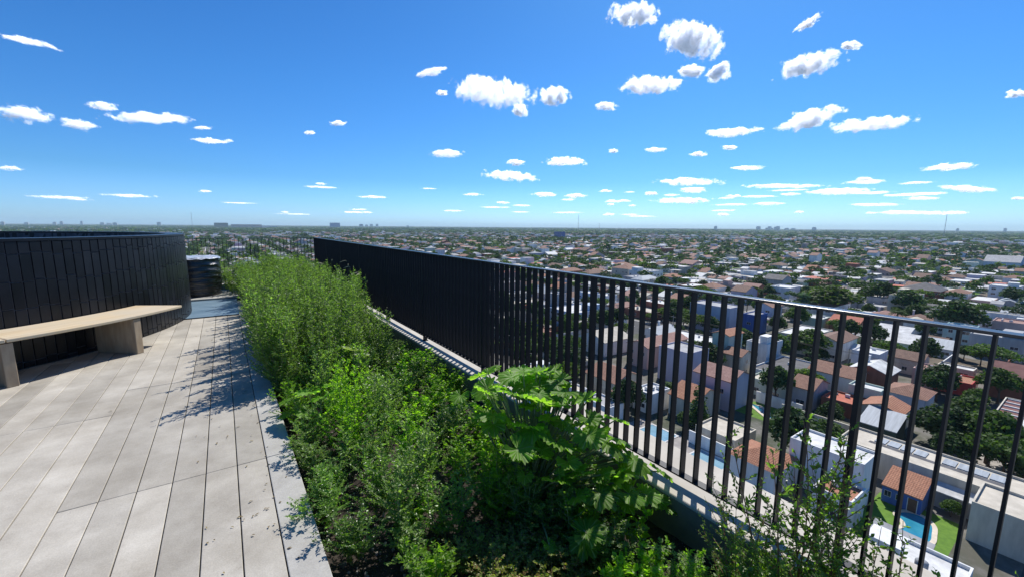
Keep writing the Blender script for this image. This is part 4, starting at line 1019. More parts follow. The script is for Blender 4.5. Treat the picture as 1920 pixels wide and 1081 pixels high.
# ---- trees
LG = {'dark': leaf_mat('tree_dark', [(0.020,0.044,0.015),(0.034,0.068,0.020),(0.046,0.084,0.024)], 0.2, rough=0.7, spec=0.2),
      'mid': leaf_mat('tree_mid', [(0.034,0.070,0.017),(0.055,0.100,0.022),(0.072,0.124,0.028)], 0.25, rough=0.7, spec=0.2),
      'light': leaf_mat('tree_light', [(0.045,0.085,0.018),(0.070,0.115,0.024),(0.095,0.14,0.03)], 0.3, rough=0.7, spec=0.2),
      'blue': leaf_mat('tree_blue', [(0.035,0.07,0.04),(0.055,0.095,0.055),(0.07,0.12,0.07)], 0.22, rough=0.7, spec=0.2)}
M_bark = mottled('bark', (0.06,0.045,0.035), (0.13,0.10,0.08), 2.0, 0.95, 0.5)
def crown_arrays(rn, lobes, nq, size):
    """leaf clumps spread over and inside several lobes; returns verts, quads"""
    P = []; N = []; tot = sum(l[3]**2 for l in lobes)
    for (cx_, cy_, cz_, r_, sq) in lobes:
        for k in range(max(3, int(nq*r_*r_/tot))):
            v = rvec(rn); 
            if v.z < -0.45: v.z *= -0.5
            rr = r_*(rn.uniform(0.78, 1.06) if rn.random() < .8 else rn.uniform(.35,.8)); rr *= 1+0.22*noise.noise(Vector((v.x*2.4+cx_, v.y*2.4+cy_, v.z*2.4)))
            P.append((cx_+v.x*rr, cy_+v.y*rr, cz_+v.z*rr*sq)); nn_ = (v*0.8+rvec(rn)*0.75).normalized(); N.append(nn_[:])
    P = np.array(P); N = np.array(N); n_ = len(P); a = np.cross(N, np.random.default_rng(rn.randrange(9999)).normal(size=(n_,3))); a /= np.linalg.norm(a, axis=1, keepdims=True); b_ = np.cross(N, a)
    s = size*np.random.default_rng(rn.randrange(9999)).uniform(.55, 1.25, (n_,1))
    V = np.stack([P+a*s, P+b_*s*.8, P-a*s*.9, P-b_*s*.75], 1).reshape(-1,3); F = np.arange(n_*4).reshape(-1,4)
    return V, F
def lobes_for(kind, rn):
    """unit tree: total height about 1"""
    if kind == 'round': return [(0,0,.62,.30,.95)]+[(.20*math.cos(a), .20*math.sin(a), .50+rn.uniform(-.06,.16), rn.uniform(.15,.22), .9) for a in [i*1.05+rn.random()*.5 for i in range(6)]]+[(rn.uniform(-.1,.1), rn.uniform(-.1,.1), .80, .16, .9)]
    if kind == 'spread': return [(.30*math.cos(a), .30*math.sin(a), .66+rn.uniform(-.08,.10), rn.uniform(.17,.26), .62) for a in [i*.9+rn.random()*.5 for i in range(7)]]+[(0,0,.78,.26,.6)]
    if kind == 'cone': return [(rn.uniform(-.02,.02), rn.uniform(-.02,.02), .12+.86*i/8, .17*(1-i/9)+.02, 1.1) for i in range(9)]
    if kind == 'loose': return [(rn.uniform(-.24,.24), rn.uniform(-.24,.24), rn.uniform(.42,.92), rn.uniform(.09,.17), .85) for i in range(11)]
def tree_proto(name, kind, mat, seed, nq=1500, size=.035):
    rn = random.Random(seed); t = empty(name, (0,0,0)); lo = lobes_for(kind, rn); V, F = crown_arrays(rn, lo, nq, size)
    # a solid heart keeps the sky from showing through the middle
    link('crown', np_mesh('crown', V, F, LG[mat]), t)
    m = MB(); top = .42 if kind != 'cone' else .8; m.tube([(0,0,0),(.006,.004,top*.5),(0,.01,top)], [.028,.020,.012], 7)
    for l in lo[:6]:
        if kind != 'cone': m.tube([(0,.005,top*.75), (l[0]*.5, l[1]*.5, (l[2]+top)/2), (l[0]*.95, l[1]*.95, l[2])], [.012,.008,.004], 5)
    m.build('trunk', [M_bark], t, smooth=True); return t
def palm_proto(seed):
    rn = random.Random(seed); t = empty('palm_tree', (0,0,0)); P=[];D=[];N=[];L=[];W=[]
    for i in range(30):
        a = i*2.4; el = rn.uniform(-.5,1.1); d = Vector((math.cos(a), math.sin(a), el)).normalized()
        for k in range(14):
            u = (k+1)/14; p = Vector((0,0,.72))+d*.30*u-Vector((0,0,.16*u*u)); s = Vector((-d.y,d.x,0)).normalized()
            for g in (-1,1): P.append(p[:]); D.append((s*g*.8+d*.6-Vector((0,0,.35)))[:]); N.append((0,0,1)); L.append(.10*(1.15-u*.6)); W.append(.012)
    link('crown', leaves_mesh('crown', P, D, N, L, W, LG['mid']), t); m = MB(); m.tube([(0,0,0),(.01,0,.35),(0,0,.72)], [.035,.026,.022], 8); m.build('trunk', [M_bark], t, smooth=True); return t
TP = {}
def tp(k, *a, **kw): TP.setdefault(k, []).append(tree_proto(*a, **kw))
for s in range(2):
    tp('dark round', 'broadleaf_tree', 'round', 'dark', 200+s, nq=2800, size=.036); tp('mid-green round', 'broadleaf_tree', 'round', 'mid', 210+s, nq=2800, size=.036); tp('yellow-green round', 'broadleaf_tree', 'round', 'light', 215+s, nq=3200, size=.033)
    tp('pale green spreading', 'spreading_tree', 'spread', 'light', 220+s, nq=2400); tp('mid-green spreading', 'spreading_tree', 'spread', 'mid', 230+s, nq=2400)
    tp('dark pointed', 'cypress', 'cone', 'dark', 240+s, nq=900, size=.03); tp('loose grey-green', 'eucalyptus', 'loose', 'blue', 250+s, nq=1100)
TP['palm'] = [palm_proto(260)]
tused = {k: [False]*len(v) for k, v in TP.items()}
def tree(kind, x, y, h, wide=1.0, label=None, group=None):
    i = rnd.randrange(len(TP[kind])); p = TP[kind][i]; o = copy_thing(p) if tused[kind][i] else p; tused[kind][i] = True
    o.location = (x, y, GZ); o.rotation_euler = (0,0,rnd.uniform(0,6.28)); o.scale = (h*wide, h*wide, h)
    for kk in ('label','category','group'):
        if kk in o: del o[kk]
    tag(o, label, 'tree', group)
HT = [('mid-green round',151.8,53.5,11,1.4,'bright green bushy tree behind the white terracotta-roofed house'),('yellow-green round',239,77,16,1.95,'largest tree, a broad yellow-green crown above the rail on the right'),('loose grey-green',217.6,84,13,1.4,'grey-green tree left of the largest crown'),
 ('dark round',240,34.5,15,1.55,'big dark tree above the rail, right of the largest crown'),('palm',236,51.4,10,1,'palm tree left of the big dark tree'),('dark round',271,56,14,1.3,'dark tree behind the palm'),('dark round',289,71,15,1.3,'dark green tree right behind the largest crown'),
 ('dark round',113,16,7.5,1.5,'dark tree mass behind the long cream building, left one'),('dark round',105,13,6.5,1.4,'dark tree mass behind the long cream building, nearest one'),('mid-green round',125,14.2,8,1.4,'dark tree between the cream building and the maroon roof'),('dark round',148.6,22.5,8.5,1.3,'dark tree left of the orange courtyard roof'),('mid-green spreading',112,5.5,6,1.5,'spreading tree at the right edge before the maroon roof'),
 ('palm',86,57.5,6.5,1,'low palm between the white cube and the orange roof'),('mid-green round',77,47,4.5,1.2,'round clipped tree under the low palm'),('dark round',81,118,11,1.4,'dark tree left of centre seen between close bars'),('dark round',79,86,9,1.5,'dark tree behind the thick post in the middle'),('mid-green spreading',88,96,8,1.3,'yellow-green tree beside the thick post in the middle'),
 ('mid-green round',95,28.5,5,1.4,'low tree left of the dark green garage'),('mid-green round',108,32,4.5,1.2,'small tree below the orange-red terrace roof'),('dark round',189,46.5,9,1.2,'tree just under the rail right of the brick gable'),('mid-green spreading',189,18.4,8,1.4,'tree under the rail at the far right'),('pale green spreading',151,93,9,1.3,'yellow-green tree beside the lavender slab'),
 ('dark round',352,31,12,1.3,'dark tree mass far right above the rail'),('mid-green round',239,171,11,1.3,'round green tree above the rail, middle'),('mid-green round',83,22.5,3.0,1.0,'small green tree beside the white two-storey block'),('mid-green round',85.2,9.6,2.8,1.2,'round shrub before the low white-roofed shed'),('dark round',71.3,14.6,2.6,1.3,'small dark bush on the edge of the pool lawn')]
for (kd, x, y, h, wd, lab) in HT: tree(kd, x, y, h, wd, lab)
TREES = [(math.hypot(a,b_), a, b_, h) for (a,b_,h) in TREES if inview(a,b_) and not hidden(a,b_)]; TREES.sort()
def near_pref(x, y):
    q = noise.noise(Vector((x*.02, y*.02, 0)))+rnd.uniform(-.5,.5)
    return 'dark round' if q < -.10 else 'mid-green round' if q < .15 else 'pale green spreading' if q < .3 else 'mid-green spreading' if q < .5 else 'loose grey-green'
nt_ = 300-len(HT)
for (d, x, y, h) in TREES[:nt_]:
    kd = near_pref(x, y) if rnd.random() < .93 else rnd.choice(('dark pointed','palm'))
    lab = f"{kd} {'' if kd == 'palm' else 'tree'} among the houses {where(x, y, GZ+h*.7)}"; lab = ' '.join(lab.split())
    tree(kd, x, y, h*(1.0 if 'spread' not in kd else .85), rnd.uniform(1.0,1.35), lab, 'trees like: '+lab)
# all other trees as masses, coarser with distance
TM = ['dark','mid','light','blue']; VV = {k: [] for k in TM}; FF = {k: [] for k in TM}; CT = {k: 0 for k in TM}
rn = random.Random(5); LOD = {}
for nm, nq, sz in (('a', 150, .085), ('b', 46, .15), ('c', 16, .26)): LOD[nm] = [crown_arrays(rn, lobes_for(kk, rn), nq, sz) for kk in ('round','spread','round','loose','spread')]
def add_far(x, y, h, wd, lod):
    q = noise.noise(Vector((x*.008, y*.008, 7)))*0.8+rnd.uniform(-.5,.5); k = 'dark' if q < -.05 else 'mid' if q < .28 else 'light' if q < .48 else 'blue'
    V, F = LOD[lod][rnd.randrange(5)]; a = rnd.uniform(0, 6.28); c_, s_ = math.cos(a), math.sin(a)
    W_ = np.empty_like(V); W_[:,0] = (V[:,0]*c_-V[:,1]*s_)*h*wd+x; W_[:,1] = (V[:,0]*s_+V[:,1]*c_)*h*wd+y; W_[:,2] = (V[:,2]-(0.12 if lod != 'a' else 0))*h+GZ
    VV[k].append(W_); FF[k].append(F+CT[k]); CT[k] += len(V)
for (d, x, y, h) in TREES[nt_:]:
    if rnd.random() < 0.33: continue
    add_far(x, y, h*(1 if d < 1000 else 1.15), rnd.uniform(1.1, 1.6), 'a' if d < 620 else 'b' if d < 1500 else 'c')
for q in range(9000):
    a = R(rnd.uniform(-17.5, 87)); d = 2300 + 9500*rnd.random()**1.3
    add_far(math.sin(a)*d, math.cos(a)*d, rnd.uniform(9, 15)*(1+d/14000), rnd.uniform(1.5, 3.0)*(1+d/5000), 'c')
nm_ = {'dark':'dark_woods','mid':'green_woods','light':'pale_woods','blue':'grey_green_woods'}
for k in TM: link(nm_[k], np_mesh(nm_[k], np.concatenate(VV[k]), np.concatenate(FF[k]), LG[k]), kind='stuff')
for k in TP:
    for i, p in enumerate(TP[k]):
        if not tused[k][i]:
            for c_ in list(p.children): bpy.data.objects.remove(c_)
            bpy.data.objects.remove(p)
# white and coloured specks of far buildings
m = MB(); 
for q in range(6500):
    a = R(rnd.uniform(-17, 87)); d = 1500+6500*rnd.random()**1.4; x, y = math.sin(a)*d, math.cos(a)*d; s = rnd.uniform(6, 17)*(1+d/6000); h = rnd.uniform(5, 13)
    m.box(x-s/2, x+s/2, y-s/2, y+s/2, GZ, GZ+h, rnd.choice((0,0,0,1,2,3,4)))
m.build('far_buildings', [WALL['white'], WALL['grey'], WALL['cream'], WALL['pink'], ROOF['terracotta']], kind='stuff')
# skyline on the horizon
for q in range(30):
    a = rnd.choice((rnd.uniform(-16,-4), rnd.uniform(-16,-4), rnd.uniform(14,24), rnd.uniform(60,84), rnd.uniform(60,84), rnd.gauss(67,1.0))); d = rnd.uniform(8500, 11000)
    x, y = math.sin(R(a))*d, math.cos(R(a))*d; wd = rnd.uniform(25, 60); h = rnd.uniform(50, 92)
    m = MB(); m.box(-wd/2, wd/2, -wd/2, wd/2, 0, h*.93); m.box(-wd/4, wd/4, -wd/4, wd/4, h*.93, h); o = m.build('skyline_tower', [WALL['grey']]); o.location = (x, y, GZ)
    s_ = 'left end' if a < 0 else 'middle' if a < 40 else 'right end'; tag(o, f'tiny hazy tower on the {s_} of the horizon', 'building', f'hazy towers, {s_}')
# radio masts
M_mast = mottled('mast_steel', (0.30,0.30,0.31), (0.42,0.42,0.43), 1, 0.6)
for az, d, top, lab in ((43.345, 2500, 72, 'tallest thin radio mast on the horizon, in the middle'), (-2.62, 2500, 58, 'thin radio mast on the horizon above the wrapped roll'), (80.11, 2500, 64, 'faint radio mast on the horizon at the right'), (46.1, 2500, 27, 'short radio mast right of the tallest one')):
    H = top-GZ; t = empty('radio_mast', (math.sin(R(az))*d, math.cos(R(az))*d, GZ), label=lab, cat='mast')
    m = MB(); s = 1.1
    for k in range(3):
        a, b_ = 2.094*k, 2.094*(k+1); m.tube([(s*math.cos(a), s*math.sin(a), 0), (s*.5*math.cos(a), s*.5*math.sin(a), H)], .28, 4)
        for z in range(0, int(H)-4, 4): f0, f1 = 1-.5*z/H, 1-.5*(z+4)/H; m.tube([(s*f0*math.cos(a), s*f0*math.sin(a), z), (s*f1*math.cos(b_), s*f1*math.sin(b_), z+4)], .10, 3)
    m.build('lattice', [M_mast], t)
# ---- parked cars in the nearest street
CARP = [mottled('car_paint_'+k, c, tuple(x*1.15 for x in c), 2, 0.25, spec=0.7) for k, c in (('white',(0.6,0.6,0.6)),('grey',(0.22,0.23,0.25)),('blue',(0.04,0.09,0.25)),('red',(0.35,0.03,0.03)))]
M_tyre = mottled('tyre', (0.015,0.015,0.015), (0.025,0.025,0.025), 5, 0.8)
def car(x, y, k, label, group):
    t = empty('parked_car', (x, y, GZ+.012), R(90), label=label, cat='car', group=group)
    prof = [(-2.05,.35),(-2.1,.75),(-1.85,.92),(-1.3,1.0),(-.75,1.42),(.55,1.46),(1.15,1.02),(1.85,.88),(2.08,.65),(2.05,.35)]
    m = MB(); n = len(prof); base = len(m.v)
    for s in (-1,1):
        for (px_, pz_) in prof: m.v.append((px_, s*(.86 if pz_ < 1.1 else .68), pz_))
    m.f.append(tuple(range(n))); m.m.append(0); m.f.append(tuple(reversed(range(n, 2*n)))); m.m.append(0)
    for i in range(n): j = (i+1) % n; m.f.append((j, i, n+i, n+j)); m.m.append(0)
    m.build('body', [CARP[k]], t)
    m = MB()
    for s in (-1,1): m.poly([(-1.15,s*.80,1.05),(.95,s*.80,1.05),(.5,s*.70,1.40),(-.7,s*.70,1.38)])
    m.poly([(1.12,-.7,1.06),(1.12,.7,1.06),(.60,.6,1.45),(.60,-.6,1.45)]); m.poly([(-1.28,-.7,1.05),(-1.28,.7,1.05),(-.80,.6,1.41),(-.80,-.6,1.41)]); m.build('windows', [M_glass], t)
    for (a, b_) in ((-1.3,-.8),(-1.3,.8),(1.3,-.8),(1.3,.8)):
        m = MB(); m.tube([(a, b_-.1, .32),(a, b_+.1, .32)], .32, 14); m.build('wheel', [M_tyre], t, smooth=True)
for q, (x, y, k, lab) in enumerate(((144,50.5,2,'blue car parked in the street right of the terracotta gable'),(144,57.8,0,'white car parked in the street behind the blue car'),(150,63,1,'grey car parked across the street from the white car'),(144,76,3,'red car parked down the street'),(150,44,0,'white car parked beyond the brick gable'),(144,88,1,'grey car parked before the lavender slab'),(150,98,0,'white car parked at the street corner'))): car(x, y, k, lab, None)

# ---- utility poles with cables along the nearest street
M_pole = mottled('pole_concrete', (0.20,0.19,0.18), (0.30,0.29,0.27), 1, 0.9)
for q in range(9):
    yq = 26+14*q; t = empty('utility_pole', (142.4, yq, GZ), label='thin grey utility pole along the nearest street behind the bars', cat='utility pole', group='utility poles along the street')
    m = MB(); m.tube([(0,0,0),(0,0,8.2)], [.16,.10], 8); m.box(-.05,.05,-.9,.9,7.5,7.62); m.build('post', [M_pole], t)
    m = MB()
    for c_ in (-.8,0,.8): m.tube([(c_*0.0+0.0, c_*.0, 7.7+c_*.2), (0, 7, 7.35+c_*.2), (0, 14, 7.7+c_*.2)], .025, 3)
    m.build('cable', [M_tyre], t)
# ---- haze
m = MB(); m.box(-4200, 13500, -1200, 13500, GZ-1, 84)
mh = bpy.data.materials.new('haze'); mh.use_nodes = True; nn = mh.node_tree; nn.nodes.remove(nn.nodes['Principled BSDF'])
pv = nn.nodes.new('ShaderNodeVolumePrincipled'); pv.inputs['Color'].default_value = (0.64,0.86,1.0,1); pv.inputs['Density'].default_value = 0.00006; pv.inputs['Anisotropy'].default_value = 0.0
nn.links.new(pv.outputs[0], nn.nodes['Material Output'].inputs['Volume'])
m.build('haze', [mh], kind='stuff')
# ================================================================ clouds
M_cloud, n, b = newmat('cloud')
n.nodes.remove(b)
d_ = n.nodes.new('ShaderNodeBsdfDiffuse'); t_ = n.nodes.new('ShaderNodeBsdfTranslucent'); a_ = n.nodes.new('ShaderNodeAddShader')
d_.inputs[0].default_value = (0.67,0.67,0.675,1); t_.inputs[0].default_value = (0.65,0.65,0.66,1)
n.links.new(d_.outputs[0], a_.inputs[0]); n.links.new(t_.outputs[0], a_.inputs[1]); tr_ = n.nodes.new('ShaderNodeBsdfTransparent'); mx_ = n.nodes.new('ShaderNodeMixShader'); mx_.inputs[0].default_value = 0.12
n.links.new(tr_.outputs[0], mx_.inputs[1]); n.links.new(a_.outputs[0], mx_.inputs[2]); n.links.new(mx_.outputs[0], n.nodes['Material Output'].inputs['Surface'])
M_cloud_thin = M_cloud.copy(); M_cloud_thin.name = 'thin_cloud'
for q_ in M_cloud_thin.node_tree.nodes:
    if q_.type == 'MIX_SHADER': q_.inputs[0].default_value = 0.12
CLOUD_Z = 1500.0
def cloud(az, el, wd, ht, rot, dens, label, group):
    """az/el of the centre in degrees, width/height in degrees as seen from the terrace; a loose drift of vapour tufts"""
    rn = random.Random(int(az*1000+el*77)); D = CLOUD_Z/math.tan(R(max(el, 1.6))); rng = D/math.cos(R(el))
    c = Vector((math.sin(R(az))*D, math.cos(R(az))*D, math.tan(R(el))*D))
    f = c.normalized(); rt = Vector((f.y, -f.x, 0)).normalized(); up = rt.cross(f)
    W = rng*R(wd)/2*0.92; Hh = rng*R(ht)/2*0.86; Dp = min(W, 900)*0.8
    px = rng*0.00112                                   # about one picture element
    n_ = int(min(32000, max(30, (W*Hh*3.14)/(px*px)*7.0)))
    V = []; F = []; cr, sr = math.cos(R(rot)), math.sin(R(rot)); off = Vector((az*3.1, el*7.7, 0)); got = 0; tries = 0
    fr = max(1.3, wd/2.2)
    while got < n_ and tries < n_*14:
        tries += 1
        u, v, q = rn.uniform(-1.25,1.25), rn.uniform(-1.25,1.25), rn.uniform(-1,1)
        rr = u*u + v*v + q*q*0.6
        nz = noise.fractal(Vector((u*1.25*fr, v*1.1, q*1.2)) + off, 1.0, 2.1, 5)
        if nz*1.25 + (0.58 - rr) < rn.uniform(-0.30, 0.62): continue
        x, yv = u*W, v*Hh; X_, Y_ = x*cr - yv*sr, x*sr + yv*cr
        p = rt*X_ + up*Y_ + f*(q*Dp)
        s = px*rn.uniform(0.9, 1.9); nn_ = (rvec(rn)*0.28 + _sd).normalized(); a = nn_.orthogonal().normalized(); b2 = nn_.cross(a); th = rn.uniform(0,6.28)
        a, b2 = a*math.cos(th)+b2*math.sin(th), b2*math.cos(th)-a*math.sin(th)
        k0 = len(V); V += [p+a*s, p+b2*s, p-a*s, p-b2*s]; F.append((k0,k0+1,k0+2,k0+3)); got += 1
    if not F: return
    o = link('cloud', np_mesh('cloud', [tuple(v) for v in V], F, M_cloud_thin if (el < 4.2 or dens < 1) else M_cloud)); o.location = c + Vector((0,0,CAM_H)); tag(o, label, 'cloud', group)
CLOUDS = [
 (49.19,24.15,5.77,2.62,-6.3,1,'ragged white cloud at the top edge of the sky, left of the largest round one',None),
 (56.11,21.01,7.17,3.88,-20.2,1,'large round white cloud near the top, right of centre',None),
 (31.9,16.7,10.53,3.71,-5.5,1,'widest white cumulus, high over the middle of the railing',None),
 (39.83,16.28,3.94,2.4,-1.3,1,'ragged cloud touching the right end of the widest cumulus',None),
 (35.37,14.61,2.02,1.73,0.1,1,'small tuft hanging below the widest cumulus',None),
 (51.61,16.89,6.94,2.29,-5.1,1,'smooth oval cloud below and left of the large round one',None),
 (56.28,17.89,3.11,1.53,-6.8,1,'small oval cloud just below the large round one',None),
 (59.18,17.39,2.72,2.05,22.4,1,'hooked wisp of cloud right of the small oval one',None),
 (67.92,16.85,5.79,2.5,4.3,1,'slanting white cloud high on the right',None),
 (71.33,17.9,1.87,0.85,-12.6,1,'small wisp above the slanting cloud on the right',None),
 (67.49,20.63,2.45,0.94,22.3,1,'thin slanting streak of cloud near the top on the right',None),
 (61.07,11.02,6.06,1.05,-2.3,1,'long thin cloud right of centre at mid height',None),
 (68.42,11.57,5.68,2.15,12.6,1,'slanting flat cloud left of the long flat one on the right',None),
 (73.59,10.44,6.67,1.53,-0.1,1,'long flat white cloud on the right at mid height',None),
 (83.1,11.41,1.21,0.69,-12.1,1,'cloud cut by the right edge of the picture',None),
 (25.84,9.32,4.21,1.05,1.7,1,'small flat white cloud below the widest cumulus',None),
 (34.04,6.66,7.74,1.5,-4.7,1,'two-lobed flat cloud low in the middle',None),
 (34.8,8.35,2.38,0.94,0.3,1,'tiny thin white cloud low above the horizon in the middle part of the sky','tiny clouds low above the horizon, middle'),
 (41.41,8.47,5.78,1.2,-0.8,1,'smooth flat cloud low in the middle',None),
 (47.51,9.65,1.32,0.52,-1.9,1,'tiny thin white cloud low above the horizon in the middle part of the sky','tiny clouds low above the horizon, middle'),
 (52.59,9.58,2.76,0.57,-2.8,1,'tiny thin white cloud low above the horizon in the middle part of the sky','tiny clouds low above the horizon, middle'),
 (57.67,8.82,2.0,0.61,-3.4,1,'tiny thin white cloud low above the horizon in the right part of the sky','tiny clouds low above the horizon, right'),
 (60.92,9.33,2.01,0.54,-4.2,1,'tiny thin white cloud low above the horizon in the right part of the sky','tiny clouds low above the horizon, right'),
 (62.98,6.95,3.48,0.6,-3.4,1,'tiny thin white cloud low above the horizon in the right part of the sky','tiny clouds low above the horizon, right'),
 (56.68,5.63,7.58,1.02,-2.0,1,'long flat cloud low right of centre',None),
 (57.35,4.53,2.9,0.58,-1.5,1,'tiny thin white cloud low above the horizon in the right part of the sky','tiny clouds low above the horizon, right'),
 (56.2,3.39,7.08,0.78,-1.0,1,'tiny thin white cloud low above the horizon in the right part of the sky','tiny clouds low above the horizon, right'),
 (52.36,4.31,1.68,0.53,-1.0,1,'tiny thin white cloud low above the horizon in the middle part of the sky','tiny clouds low above the horizon, middle'),
 (66.68,4.76,8.13,0.53,-2.6,1,'tiny thin white cloud low above the horizon in the right part of the sky','tiny clouds low above the horizon, right'),
 (71.73,3.97,5.87,0.78,-0.6,1,'long low cloud over the right part of the horizon',None),
 (73.71,5.11,1.53,0.43,-3.7,1,'tiny thin white cloud low above the horizon in the right part of the sky','tiny clouds low above the horizon, right'),
 (79.77,5.8,3.85,0.73,-0.3,1,'thin white cloud low near the right edge',None),
 (81.19,3.74,3.85,0.67,-6.4,1,'broken flat cloud low near the right edge',None),
 (42.92,4.13,2.79,0.69,-0.2,1,'tiny thin white cloud low above the horizon in the middle part of the sky','tiny clouds low above the horizon, middle'),
 (38.69,4.27,3.54,0.62,0.0,1,'tiny thin white cloud low above the horizon in the middle part of the sky','tiny clouds low above the horizon, middle'),
 (61.84,3.78,1.57,0.37,-1.5,1,'tiny thin white cloud low above the horizon in the right part of the sky','tiny clouds low above the horizon, right'),
 (-13.6,9.33,3.28,1.59,2.7,1,'greyish cloud at the left edge, largest on the left',None),
 (-10.32,9.01,2.89,1.04,-0.7,1,'greyish flat cloud second from the left edge',None),
 (-8.42,10.96,2.23,0.86,2.5,1,'small slanting cloud above the long grey one on the left',None),
 (-4.98,10.44,7.04,1.21,6.7,1,'long grey flat cloud on the left',None),
 (-0.14,8.91,3.78,0.66,2.5,1,'thin broken cloud right of the long grey one',None),
 (-0.88,10.1,1.66,0.38,7.5,1,'tiny thin white cloud far above the horizon in the left part of the sky','tiny clouds far above the horizon, left'),
 (12.71,12.11,1.89,0.65,5.1,1,'tiny thin white cloud far above the horizon in the left part of the sky','tiny clouds far above the horizon, left'),
 (9.48,10.76,1.25,0.53,5.4,1,'tiny thin white cloud far above the horizon in the left part of the sky','tiny clouds far above the horizon, left'),
 (23.99,18.55,3.78,0.91,15.5,0.45,'pair of tiny tufts left above the widest cumulus',None),
 (46.36,14.87,2.7,1.09,-2.8,1,'small tuft left below the smooth oval cloud',None),
 (-14.86,4.67,1.51,0.45,6.0,1,'tiny thin white cloud low above the horizon in the left part of the sky','tiny clouds low above the horizon, left'),
 (-12.64,15.21,3.48,0.58,-1.9,0.45,'faint slanting cirrus streak at the upper left',None),
 (25.42,16.42,1.55,0.71,2.9,0.45,'tiny thin white cloud far above the horizon in the middle part of the sky','tiny clouds far above the horizon, middle'),
 (-1.19,3.56,1.32,0.28,3.0,1,'tiny thin white cloud low above the horizon in the left part of the sky','tiny clouds low above the horizon, left'),
 (78.29,3.0,2.6,0.31,-2.3,1,'tiny thin white cloud low above the horizon in the right part of the sky','tiny clouds low above the horizon, right'),
 (74.81,2.5,4.58,0.32,-1.6,1,'tiny thin white cloud low above the horizon in the right part of the sky','tiny clouds low above the horizon, right'),
 (65.4,2.84,3.16,0.36,-1.3,1,'tiny thin white cloud low above the horizon in the right part of the sky','tiny clouds low above the horizon, right'),
 (46.7,4.72,1.77,0.34,-0.6,1,'tiny thin white cloud low above the horizon in the middle part of the sky','tiny clouds low above the horizon, middle'),
 (84.23,2.75,0.89,0.27,-2.6,1,'tiny thin white cloud low above the horizon in the right part of the sky','tiny clouds low above the horizon, right'),
 (33.2,3.2,1.72,0.35,0.5,1,'tiny thin white cloud low above the horizon in the middle part of the sky','tiny clouds low above the horizon, middle'),
 (29.14,4.2,2.82,0.35,0.8,1,'tiny thin white cloud low above the horizon in the middle part of the sky','tiny clouds low above the horizon, middle'),
 (49.91,1.68,2.27,0.16,0,0.4,'faint streak of thin cloud just above the horizon in the right part of the sky','faint cloud streaks, right'),
 (-7.48,2.79,4.20,0.33,0,0.4,'faint streak of thin cloud just above the horizon in the left part of the sky','faint cloud streaks, left'),
 (60.99,2.12,2.79,0.19,0,0.4,'faint streak of thin cloud just above the horizon in the right part of the sky','faint cloud streaks, right'),
 (47.25,1.69,1.59,0.36,0,0.4,'faint streak of thin cloud just above the horizon in the right part of the sky','faint cloud streaks, right'),
 (67.23,4.28,3.76,0.17,0,0.4,'faint streak of thin cloud just above the horizon in the right part of the sky','faint cloud streaks, right'),
 (16.37,3.62,3.51,0.34,0,0.4,'faint streak of thin cloud just above the horizon in the middle part of the sky','faint cloud streaks, middle'),
 (76.96,1.62,3.04,0.29,0,0.4,'faint streak of thin cloud just above the horizon in the right part of the sky','faint cloud streaks, right'),
 (35.58,1.96,2.55,0.14,0,0.4,'faint streak of thin cloud just above the horizon in the middle part of the sky','faint cloud streaks, middle'),
 (77.59,4.50,2.83,0.20,0,0.4,'faint streak of thin cloud just above the horizon in the right part of the sky','faint cloud streaks, right'),
 (78.17,3.42,4.06,0.34,0,0.4,'faint streak of thin cloud just above the horizon in the right part of the sky','faint cloud streaks, right'),
 (35.82,2.83,3.02,0.23,0,0.4,'faint streak of thin cloud just above the horizon in the middle part of the sky','faint cloud streaks, middle'),
 (1.81,2.43,3.81,0.13,0,0.4,'faint streak of thin cloud just above the horizon in the left part of the sky','faint cloud streaks, left'),
 (41.95,3.62,1.84,0.26,0,0.4,'faint streak of thin cloud just above the horizon in the middle part of the sky','faint cloud streaks, middle'),
 (32.18,2.57,4.49,0.17,0,0.4,'faint streak of thin cloud just above the horizon in the middle part of the sky','faint cloud streaks, middle'),
 (26.45,2.05,3.14,0.19,0,0.4,'faint streak of thin cloud just above the horizon in the middle part of the sky','faint cloud streaks, middle'),
 (54.94,4.06,1.99,0.27,0,0.4,'faint streak of thin cloud just above the horizon in the right part of the sky','faint cloud streaks, right'),
 (74.62,1.67,1.03,0.18,0,0.4,'faint streak of thin cloud just above the horizon in the right part of the sky','faint cloud streaks, right'),
 (60.99,3.58,1.68,0.21,0,0.4,'faint streak of thin cloud just above the horizon in the right part of the sky','faint cloud streaks, right'),
 (47.46,3.00,0.96,0.30,0,0.4,'faint streak of thin cloud just above the horizon in the right part of the sky','faint cloud streaks, right'),
 (73.80,4.83,3.52,0.37,0,0.4,'faint streak of thin cloud just above the horizon in the right part of the sky','faint cloud streaks, right'),
 (-12.22,2.37,4.37,0.32,0,0.4,'faint streak of thin cloud just above the horizon in the left part of the sky','faint cloud streaks, left'),
 (57.24,4.79,3.10,0.33,0,0.4,'faint streak of thin cloud just above the horizon in the right part of the sky','faint cloud streaks, right'),
 (14.75,2.01,2.44,0.16,0,0.4,'faint streak of thin cloud just above the horizon in the left part of the sky','faint cloud streaks, left'),
 (23.40,4.86,2.03,0.12,0,0.4,'faint streak of thin cloud just above the horizon in the middle part of the sky','faint cloud streaks, middle'),
 (41.88,1.93,3.70,0.21,0,0.4,'faint streak of thin cloud just above the horizon in the middle part of the sky','faint cloud streaks, middle'),
 (14.45,1.66,4.43,0.23,0,0.4,'faint streak of thin cloud just above the horizon in the left part of the sky','faint cloud streaks, left'),
 (6.38,1.52,1.00,0.16,0,0.4,'faint streak of thin cloud just above the horizon in the left part of the sky','faint cloud streaks, left'),
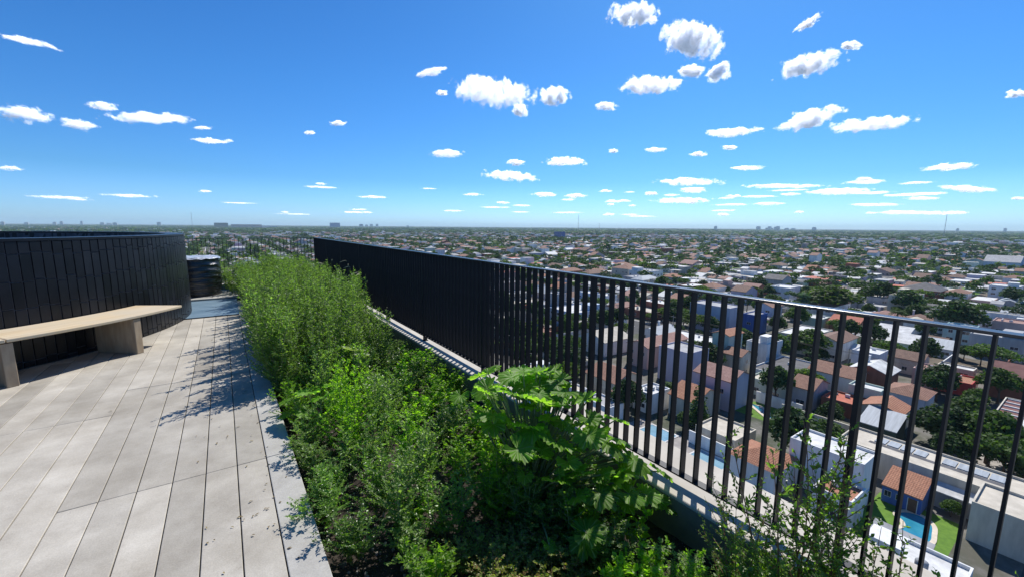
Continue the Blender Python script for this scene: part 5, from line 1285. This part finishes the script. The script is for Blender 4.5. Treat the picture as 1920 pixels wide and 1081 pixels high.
 (68.43,1.85,0.95,0.25,0,0.4,'faint streak of thin cloud just above the horizon in the right part of the sky','faint cloud streaks, right'),
 (10.41,4.99,1.25,0.26,0,0.4,'faint streak of thin cloud just above the horizon in the left part of the sky','faint cloud streaks, left'),
 (61.83,2.81,4.45,0.24,0,0.4,'faint streak of thin cloud just above the horizon in the right part of the sky','faint cloud streaks, right'),
 (50.16,2.82,0.94,0.23,0,0.4,'faint streak of thin cloud just above the horizon in the right part of the sky','faint cloud streaks, right'),
 (10.36,4.59,3.87,0.25,0,0.4,'faint streak of thin cloud just above the horizon in the left part of the sky','faint cloud streaks, left'),
 (-10.90,2.24,1.70,0.17,0,0.4,'faint streak of thin cloud just above the horizon in the left part of the sky','faint cloud streaks, left'),
 (49.72,4.52,1.32,0.13,0,0.4,'faint streak of thin cloud just above the horizon in the right part of the sky','faint cloud streaks, right'),
 (76.95,3.39,4.47,0.22,0,0.4,'faint streak of thin cloud just above the horizon in the right part of the sky','faint cloud streaks, right'),
 (74.29,3.72,3.73,0.31,0,0.4,'faint streak of thin cloud just above the horizon in the right part of the sky','faint cloud streaks, right'),
 (60.76,1.64,1.58,0.35,0,0.4,'faint streak of thin cloud just above the horizon in the right part of the sky','faint cloud streaks, right'),
 (74.18,4.72,2.05,0.29,0,0.4,'faint streak of thin cloud just above the horizon in the right part of the sky','faint cloud streaks, right'),
 (64.35,3.68,3.81,0.26,0,0.4,'faint streak of thin cloud just above the horizon in the right part of the sky','faint cloud streaks, right'),
 (67.50,3.84,1.79,0.36,0,0.4,'faint streak of thin cloud just above the horizon in the right part of the sky','faint cloud streaks, right'),
 (79.72,1.58,4.39,0.37,0,0.4,'faint streak of thin cloud just above the horizon in the right part of the sky','faint cloud streaks, right'),
 (51.50,1.46,4.13,0.15,0,0.4,'faint streak of thin cloud just above the horizon in the right part of the sky','faint cloud streaks, right'),
 (80.68,3.77,1.02,0.16,0,0.4,'faint streak of thin cloud just above the horizon in the right part of the sky','faint cloud streaks, right'),
 (48.25,3.41,3.56,0.36,0,0.4,'faint streak of thin cloud just above the horizon in the right part of the sky','faint cloud streaks, right'),
 (7.42,1.31,4.21,0.12,0,0.4,'faint streak of thin cloud just above the horizon in the left part of the sky','faint cloud streaks, left'),
 (76.81,1.73,3.80,0.32,0,0.4,'faint streak of thin cloud just above the horizon in the right part of the sky','faint cloud streaks, right'),
]
for _c in CLOUDS: cloud(*_c)
